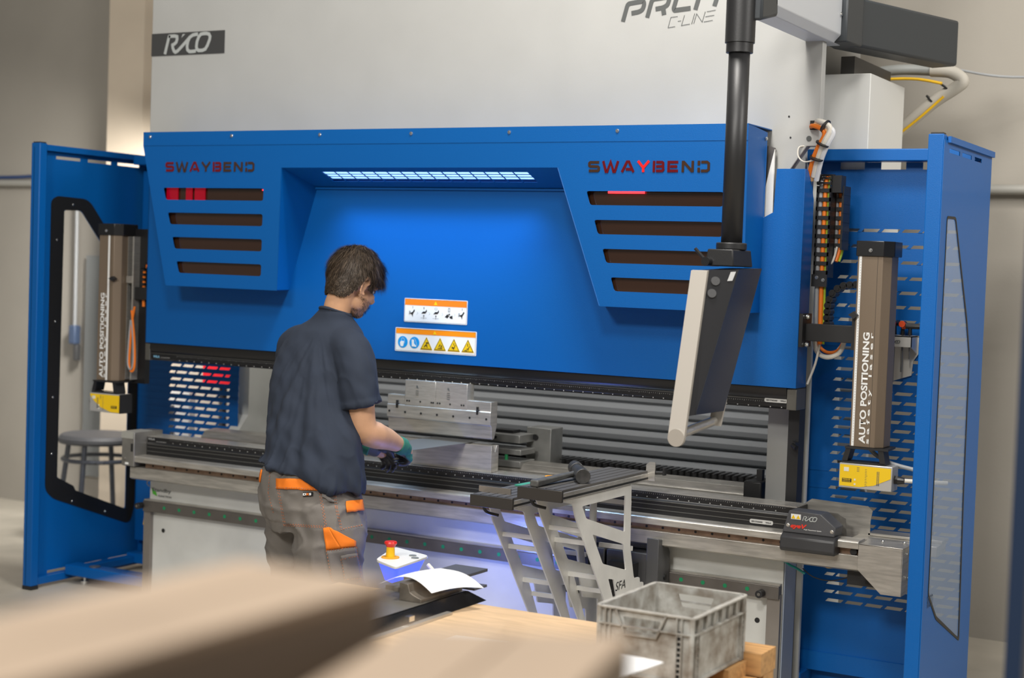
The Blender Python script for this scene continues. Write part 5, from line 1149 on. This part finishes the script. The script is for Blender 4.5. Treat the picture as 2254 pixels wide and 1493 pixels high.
# hair: a close cap plus many short locks combed from the crown
def cap_r(d):  # point on the hair cap in head coordinates for a unit direction d
    z = d.z*.128+.024 if d.z < 0 else d.z*.122+.024
    r_ = math.sqrt(max(0, 1-d.z*d.z)); t = math.atan2(d.y, d.x)
    if z < .0:
        k = min(1, -z/.1); return Vector((math.cos(t)*(.083-.024*k), math.sin(t)*(.110-.036*k)-.016-.002*k, z))
    return Vector((d.x*.086/max(r_, .3)*max(r_, .3), d.y*.112-.016, z))
def hairy(p):
    if p.y > .045: return p.z > .052-.010*abs(p.x)/.05
    if p.y > -.034: return p.z > .034 or (.014 < p.y < .040 and abs(p.x) > .05 and p.z > -.012)
    return p.z > -.082+1.6*max(0, p.y+.066)
hm = MB(); n1, k1 = 64, 44; grid = {}
for i in range(k1+1):
    for j in range(n1):
        ph = math.pi*i/k1; t_ = 2*math.pi*j/n1; d_ = Vector((math.sin(ph)*math.cos(t_), math.sin(ph)*math.sin(t_), math.cos(ph)))
        p = cap_r(d_)
        grid[i, j] = p+d_*(.007*noise.noise(d_*4)+.004*noise.noise(d_*11))
idx = {}; vs = []; fs = []
def gi(i, j):
    j %= n1
    if (i, j) not in idx: idx[i, j] = len(vs); vs.append(hp(*grid[i, j]))
    return idx[i, j]
for i in range(k1):
    for j in range(n1):
        c_ = (grid[i, j]+grid[i+1, (j+1) % n1])/2
        if hairy(c_): fs.append((gi(i, j), gi(i, j+1), gi(i+1, j+1), gi(i+1, j)))
hm.add(vs, fs)
HCAP = hm.build('hair', HAIR, PE, smooth_=True); 
md = HCAP.modifiers.new('t', 'SOLIDIFY'); md.thickness = .006; md.offset = -1
rnd = random.Random(3); lk = MB(); crown = Vector((.0, -.055, .13))
for q in range(30000):
    z_ = rnd.uniform(-.8, 1); t_ = rnd.uniform(0, 2*math.pi); s_ = math.sqrt(1-z_*z_); d_ = Vector((s_*math.cos(t_), s_*math.sin(t_), z_))
    p = cap_r(d_)
    if not hairy(p+Vector((0, 0, -.002))): continue
    p = p+d_*(.007*noise.noise(d_*4)+.004*noise.noise(d_*11))
    low = max(0, min(1, (p.z+.06)/.11)); 
    along = (p-crown); along = along-d_*along.dot(d_)
    along = along.normalized() if along.length > 1e-4 else Vector((1, 0, 0))
    front = p.y > .035
    along = (along+Vector((rnd.uniform(-.30, .30), rnd.uniform(-.3, .3), rnd.uniform(-.25, .2)))+(Vector((.35, .3, -.1)) if front else Vector((.10, 0, -.25)))).normalized()
    Ln = (.006+.026*low*low)*rnd.uniform(.7, 1.4)*(1.25 if front else 1); lift = .12+.42*low*rnd.random()
    a_ = p+d_*.0015; b_ = a_+along*Ln*.5+d_*Ln*lift*.6; c_ = b_+along*Ln*.5+d_*Ln*lift*.1+Vector((0, 0, -.12*Ln))
    w_ = rnd.uniform(.00035, .0008); sd = along.cross(d_).normalized()*w_
    P_ = [a_-sd, a_+sd, b_+sd*.8, b_-sd*.8, c_]
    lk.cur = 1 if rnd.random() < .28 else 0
    lk.add([hp(*v) for v in P_], [(0, 1, 2, 3), (3, 2, 4)])
lk.build('hair_strands', [HAIR, HAIRL], PE)
bd = MB()
for q in range(5200):
    z_ = rnd.uniform(-1, 1); t_ = rnd.uniform(0, 2*math.pi); s_ = math.sqrt(1-z_*z_); d_ = Vector((s_*math.cos(t_), s_*math.sin(t_), z_))
    p = Vector((d_.x*.0605, d_.y*.0635+.034, d_.z*.081-.04))
    if not (p.z < -.045+.25*max(0, abs(p.x)-.035) and p.y > .0): continue
    if p.z < -.108: p.z = -.108-(p.z+.108)*-.3
    dd = Vector((d_.x*.4+rnd.uniform(-.3, .3), d_.y*.4+rnd.uniform(-.3, .3), -.8)).normalized(); Ln = rnd.uniform(.005, .011); sd = dd.cross(d_).normalized()*.0006
    bd.add([hp(*v) for v in (p-sd, p+sd, p+dd*Ln+d_*.002)], [(0, 1, 2)])
bd.build('beard', HAIR, PE)
# shirt
def fold_shirt(p):
    u_ = math.atan2(p.y-5.22, p.x+3.83)
    a = noise.noise(Vector((u_*3.4+p.z*1.1, p.z*2.0, 1.7)))*.022*max(0, min(1, (1.50-p.z)/.30))
    low = max(0, min(1, (1.15-p.z)/.25))
    b_ = noise.noise(Vector((u_*2.2, p.z*11+u_*2.6, 5.1)))*.020*low
    c_ = noise.noise(Vector((p.x*22+p.z*8, p.y*22, p.z*14)))*.006
    rg_ = 1-abs(noise.noise(Vector((u_*2.6+p.z*3.0, p.z*4.5-u_*1.5, 9.3))))*2.2
    side = (math.sin(p.z*38+u_*3)*.005*low if p.x < -3.9 else 0)+max(0, rg_)**3*.010*(.35+.65*low)
    return (a+b_+c_+side)*max(.12, min(1, (1.50-p.z)/.12))
sh_ = MB()
loft(sh_, [(-3.812, 5.325, 1.572, .060, .056, -.25), (-3.820, 5.325, 1.552, .070, .064, -.2), (-3.839, 5.33, 1.528, .094, .077), (-3.85, 5.33, 1.503, .127, .092), (-3.852, 5.32, 1.473, .158, .108), (-3.862, 5.31, 1.42, .183, .122), (-3.870, 5.29, 1.345, .192, .132),
           (-3.866, 5.26, 1.253, .190, .134), (-3.846, 5.23, 1.162, .190, .138), (-3.816, 5.20, 1.072, .205, .148), (-3.802, 5.18, .982, .212, .158), (-3.801, 5.17, .930, .224, .168, -.12), (-3.806, 5.17, .888, .232, .176, -.26)], e=2.25)
limb(sh_, [(-3.80, 5.30, 1.435), (-3.70, 5.27, 1.408), (-3.652, 5.255, 1.33), (-3.640, 5.253, 1.262), (-3.634, 5.255, 1.192)], [.075, .082, .083, .086, .090], end=False)
sh_.cyl((-3.636, 5.253, 1.212), (-3.633, 5.256, 1.190), .092, .094, n=30)
limb(sh_, [(-3.93, 5.315, 1.435), sL+Vector((.012, 0, .002)), (-4.052, 5.36, 1.31), (-4.065, 5.38, 1.20)], [.075, .078, .082, .086], end=False)
SH = fuse(sh_, 'shirt', SHIRT, PE, .007, 5, fold_shirt)
cr = MB()
for i in range(32):
    t0, t1 = 2*math.pi*i/32, 2*math.pi*(i+1)/32
    P0, P1 = (Vector((-3.822+.066*math.cos(t), 5.327+.062*math.sin(t), 1.556-.020*math.sin(t)-.008*math.cos(t))) for t in (t0, t1)); cr.cyl(P0, P1, .0075, n=8)
fuse(cr, 'collar', SHIRT, PE, .003, 2)
# trousers
tr_ = MB()
loft(tr_, [(-3.803, 5.17, .93, .185, .138, -.1), (-3.812, 5.17, .88, .205, .155, -.12), (-3.802, 5.17, .80, .224, .174, -.04), (-3.785, 5.17, .725, .218, .170), (-3.775, 5.17, .67, .195, .155)], e=2.15)
loft(tr_, [(-3.690, 5.14, .80, .120, .140), (-3.685, 5.13, .72, .140, .145), (-3.682, 5.125, .668, .146, .142), (-3.676, 5.12, .595, .143, .138), (-3.664, 5.12, .523, .135, .130), (-3.651, 5.12, .451, .126, .120), (-3.641, 5.12, .342, .112, .108), (-3.636, 5.12, .214, .095, .094), (-3.630, 5.12, .07, .088, .088)])
loft(tr_, [(-3.93, 5.22, .80, .110, .140), (-3.935, 5.24, .71, .126, .130), (-3.936, 5.255, .615, .122, .122), (-3.938, 5.265, .539, .115, .115), (-3.945, 5.27, .462, .108, .108), (-3.948, 5.27, .385, .100, .102), (-3.950, 5.27, .271, .092, .095), (-3.955, 5.27, .136, .085, .088), (-3.955, 5.27, .06, .085, .088)])
def fold_tr(p):
    a = noise.noise(Vector((p.x*7, p.y*7, p.z*4)))*.012+noise.noise(Vector((p.x*16+p.z*9, p.y*16, p.z*14)))*.009+max(0, 1-abs(noise.noise(Vector((p.x*6-p.z*5, p.y*6, p.z*7+p.x*4))))*2.4)**3*.009
    if p.z < .72: a += math.sin((p.z*22+p.x*9+p.y*6))*.005
    return a
TRO = fuse(tr_, 'trousers', TROUS, PE, .008, 4, fold_tr)
from mathutils.bvhtree import BVHTree
bpy.context.view_layer.update()
og = ORG['person']; BV = BVHTree.FromPolygons([v.co+og for v in TRO.data.vertices], [tuple(p.vertices) for p in TRO.data.polygons])
def onto(x, z, off=.003, yy=4.9):
    """drop a point standing in the plane y = 4.9 onto the cloth, travelling roughly horizontally"""
    p = Vector((x, yy, z)); d = Vector((x, yy, z-1.77)).normalized()
    h, n_, i_, t_ = BV.ray_cast(p, d)
    if h is None: h, n_, i_, t_ = BV.find_nearest(p+d*.2)
    if n_.dot(d) > 0: n_ = -n_
    return h+n_*off
def patch(name, quad, m_, off=.003, nu=12, nv=5):
    a, b, c_, d_ = (Vector(q) for q in quad); mb = MB(); vs = []
    for i in range(nu+1):
        for j in range(nv+1):
            u_, v_ = i/nu, j/nv; p = (a*(1-u_)+b*u_)*(1-v_)+(d_*(1-u_)+c_*u_)*v_; vs.append(onto(p.x, p.y, off))
    mb.add(vs, [(i*(nv+1)+j, i*(nv+1)+j+1, (i+1)*(nv+1)+j+1, (i+1)*(nv+1)+j) for i in range(nu) for j in range(nv)])
    o = mb.build(name, m_, TRO, smooth_=True); md = o.modifiers.new('t', 'SOLIDIFY'); md.thickness = .003; return o
def stitch(mb, pts, w_=.0030, dash=True, off=.0022):
    P = [Vector(p) for p in pts]; k = 0
    for a, b in zip(P, P[1:]):
        L_ = (b-a).length; n_ = max(2, int(L_/.006))
        for i in range(n_):
            if dash and (i+k) % 2: continue
            q0, q1 = a+(b-a)*i/n_, a+(b-a)*(i+.95)/n_
            s_ = (b-a).normalized(); s_ = Vector((-s_.y, s_.x))*w_/2
            mb.add([onto(*(q0-s_), off), onto(*(q1-s_), off), onto(*(q1+s_), off), onto(*(q0+s_), off)], [(0, 1, 2, 3)])
patch('orange_pocket_flap', [(-3.774, .913), (-3.568, .929), (-3.564, .885), (-3.772, .872)], ORF, .006)
patch('orange_patch', [(-3.507, .923), (-3.47, .919), (-3.485, .913), (-3.501, .908)], ORF, .004, 4, 3)
patch('orange_loop_band', [(-3.445, .856), (-3.371, .870), (-3.362, .831), (-3.44, .815)], ORF, .007)
patch('orange_cargo_panel', [(-3.543, .742), (-3.519, .750), (-3.46, .676), (-3.528, .660)], ORF, .005, 6, 8)
patch('orange_cargo_panel', [(-3.519, .750), (-3.393, .710), (-3.392, .692), (-3.46, .676)], ORF, .005, 10, 8)
patch('orange_side_trim', [(-3.851, .940), (-3.845, .939), (-3.852, .89), (-3.861, .891)], ORF, .004, 2, 4)
patch('cargo_pocket', [(-3.528, .658), (-3.390, .690), (-3.368, .571), (-3.496, .540)], TROUS, .006, 10, 8)
patch('pen_pocket', [(-3.459, .650), (-3.389, .667), (-3.368, .571), (-3.442, .553)], TROUS, .010, 8, 8)
patch('tool_loop', [(-3.556, .878), (-3.49, .848), (-3.478, .838), (-3.552, .860)], mat('faded_loop_cotton', (.19, .175, .16), .85), .012, 8, 2)
LB = patch('brand_label', [(-3.643, .873), (-3.597, .877), (-3.597, .862), (-3.643, .857)], INK, .008, 4, 2)
o_ = onto(-3.640, .8605, .0115); e_ = onto(-3.600, .8635, .0115); xd = (e_-o_).normalized(); t1 = text('label_lettering', 'D  S', WHITE, LB, o_+Vector((0, -.002, 0)), xd, Z, (e_-o_).length*.95, .0095, bold=.05)
text('label_lettering', 'X', ORANGEP, LB, o_+xd*(e_-o_).length*.37+Vector((0, -.003, 0)), xd, Z, .012, .0095, bold=.05)
st_ = MB()
stitch(st_, [(-3.767, .87), (-3.731, .733), (-3.527, .746), (-3.562, .885)]); stitch(st_, [(-3.759, .868), (-3.725, .739), (-3.535, .751), (-3.569, .883)])
stitch(st_, [(-3.528, .66), (-3.496, .545), (-3.479, .524), (-3.419, .526), (-3.373, .561)], off=.0095); stitch(st_, [(-3.528, .66), (-3.392, .691), (-3.368, .571)], off=.0095)
stitch(st_, [(-3.389, .657), (-3.459, .638), (-3.442, .555), (-3.368, .571)], off=.0135); stitch(st_, [(-3.509, .922), (-3.49, .829), (-3.463, .746), (-3.358, .776)]); stitch(st_, [(-3.501, .922), (-3.482, .829), (-3.456, .746)])
stitch(st_, [(-3.807, .933), (-3.812, .852), (-3.782, .771)]); stitch(st_, [(-3.772, .877), (-3.564, .889)], off=.0095)
tag(st_.build('stitching', THREAD, TRO), kind='stuff')
# gloves
def hand(name, W_, F, N, curl, thumb, mirror, mats_, sc_=1.0):
    F = Vector(F).normalized(); N = Vector(N); N = (N-F*N.dot(F)).normalized(); T = N.cross(F)*(1 if mirror > 0 else -1); mb = MB()
    ell(mb, W_+F*.052*sc_, (.040*sc_, .048*sc_, .019*sc_), Matrix((T, F, N)).transposed(), 20, 14)
    limb(mb, [W_-F*.015, W_+F*.03*sc_], [.036*sc_, .033*sc_])
    for i, (off, ln) in enumerate(((.030, .96), (.010, 1.06), (-.011, 1.0), (-.030, .80))):
        b = W_+F*(.086-.004*abs(i-1))*sc_+T*off*sc_; pts = [b-F*.02, b]; ang = 0; p = b
        for k, sg in enumerate((.040, .026, .020)):
            ang += curl[k]+.06*i; d_ = F*math.cos(ang)-N*math.sin(ang); p = p+d_*sg*ln*sc_; pts.append(p)
        limb(mb, pts, [.0105*sc_, .0115*sc_, .0100*sc_, .0092*sc_, .0080*sc_], 12)
    tb_ = W_+F*.030*sc_+T*.030*sc_-N*.004; tp = [tb_-T*.012, tb_+(T*.6+F*.7).normalized()*.03*sc_, tb_+(T*.45+F*.9).normalized()*.052*sc_-N*thumb*.5, tb_+(T*.15+F).normalized()*.072*sc_-N*thumb]
    limb(mb, tp, [.015*sc_, .0135*sc_, .0115*sc_, .0095*sc_], 12)
    o = fuse(mb, name, mats_[0], PE, .0026, 2)
    o.data.materials.append(mats_[1]); og_ = ORG['person']
    for p in o.data.polygons:
        c_ = p.center+og_-W_; 
        if c_.dot(N) < -.002 or c_.dot(F) > .100*sc_: p.material_index = 1
    return o
hand('glove', wR+Vector((-.001, .012, -.004)), (-.08, .88, -.47), (.80, -.15, .58), (.75, .75, .5), .018, 1, (GLG, GLK))
hand('glove', wL+Vector((.004, .010, -.003)), (.45, .78, -.40), (-.45, -.1, .80), (.55, .6, .4), .015, -1, (GLG, GLK))
for wv, ev in ((wR, eR), (wL, eL)):
    d_ = (wv-ev).normalized(); MB().cyl(wv-d_*.020, wv+d_*.018, .037, .038, n=24).build('glove_cuff', GLG, PE, bevel=.003)
# work shoes
for (x, y) in ((-3.63, 5.16), (-3.955, 5.31)):
    s_ = MB(); limb(s_, [(x, y-.06, .055), (x, y, .06), (x+.005, y+.10, .045), (x+.008, y+.17, .038)], [.048, .050, .045, .036]); s_.cyl((x, y-.03, .05), (x, y-.03, .12), .050)
    o = fuse(s_, 'shoe', mat('black_work_shoe', (.02, .02, .02), .5), PE, .006, 3); MB().prism(rpoly([(x-.05, y-.11), (x+.05, y-.11), (x+.055, y+.10), (x+.045, y+.20), (x-.035, y+.20), (x-.05, y+.10)], .04), 'z', 0, .028).build('sole', INK, PE)

# ------------------------------------------------------------------ groups of repeated things
for o in list(C.objects):
    if o.parent is None and o.get('category'):
        k = o.name.split('.')[0]
        g = {'side_guard': 'blue guard doors at both ends of the machine', 'laser_positioner': 'brown laser positioners beside the ram', 'sheet_support': 'front sheet support arms', 'hex_key': 'T handle hex keys in the tool rack',
             'paper_sheet': 'white papers in front of the machine', 'cardboard_box': 'brown boxes in the foreground', 'steel_plate': 'dark steel plates under the paper', 'steel_block': 'steel blocks on the pale board', 'drag_chain': 'black cable chains at the right', 'back_gauge': 'back gauge units behind the tools'}.get(k)
        if g: o['group'] = g
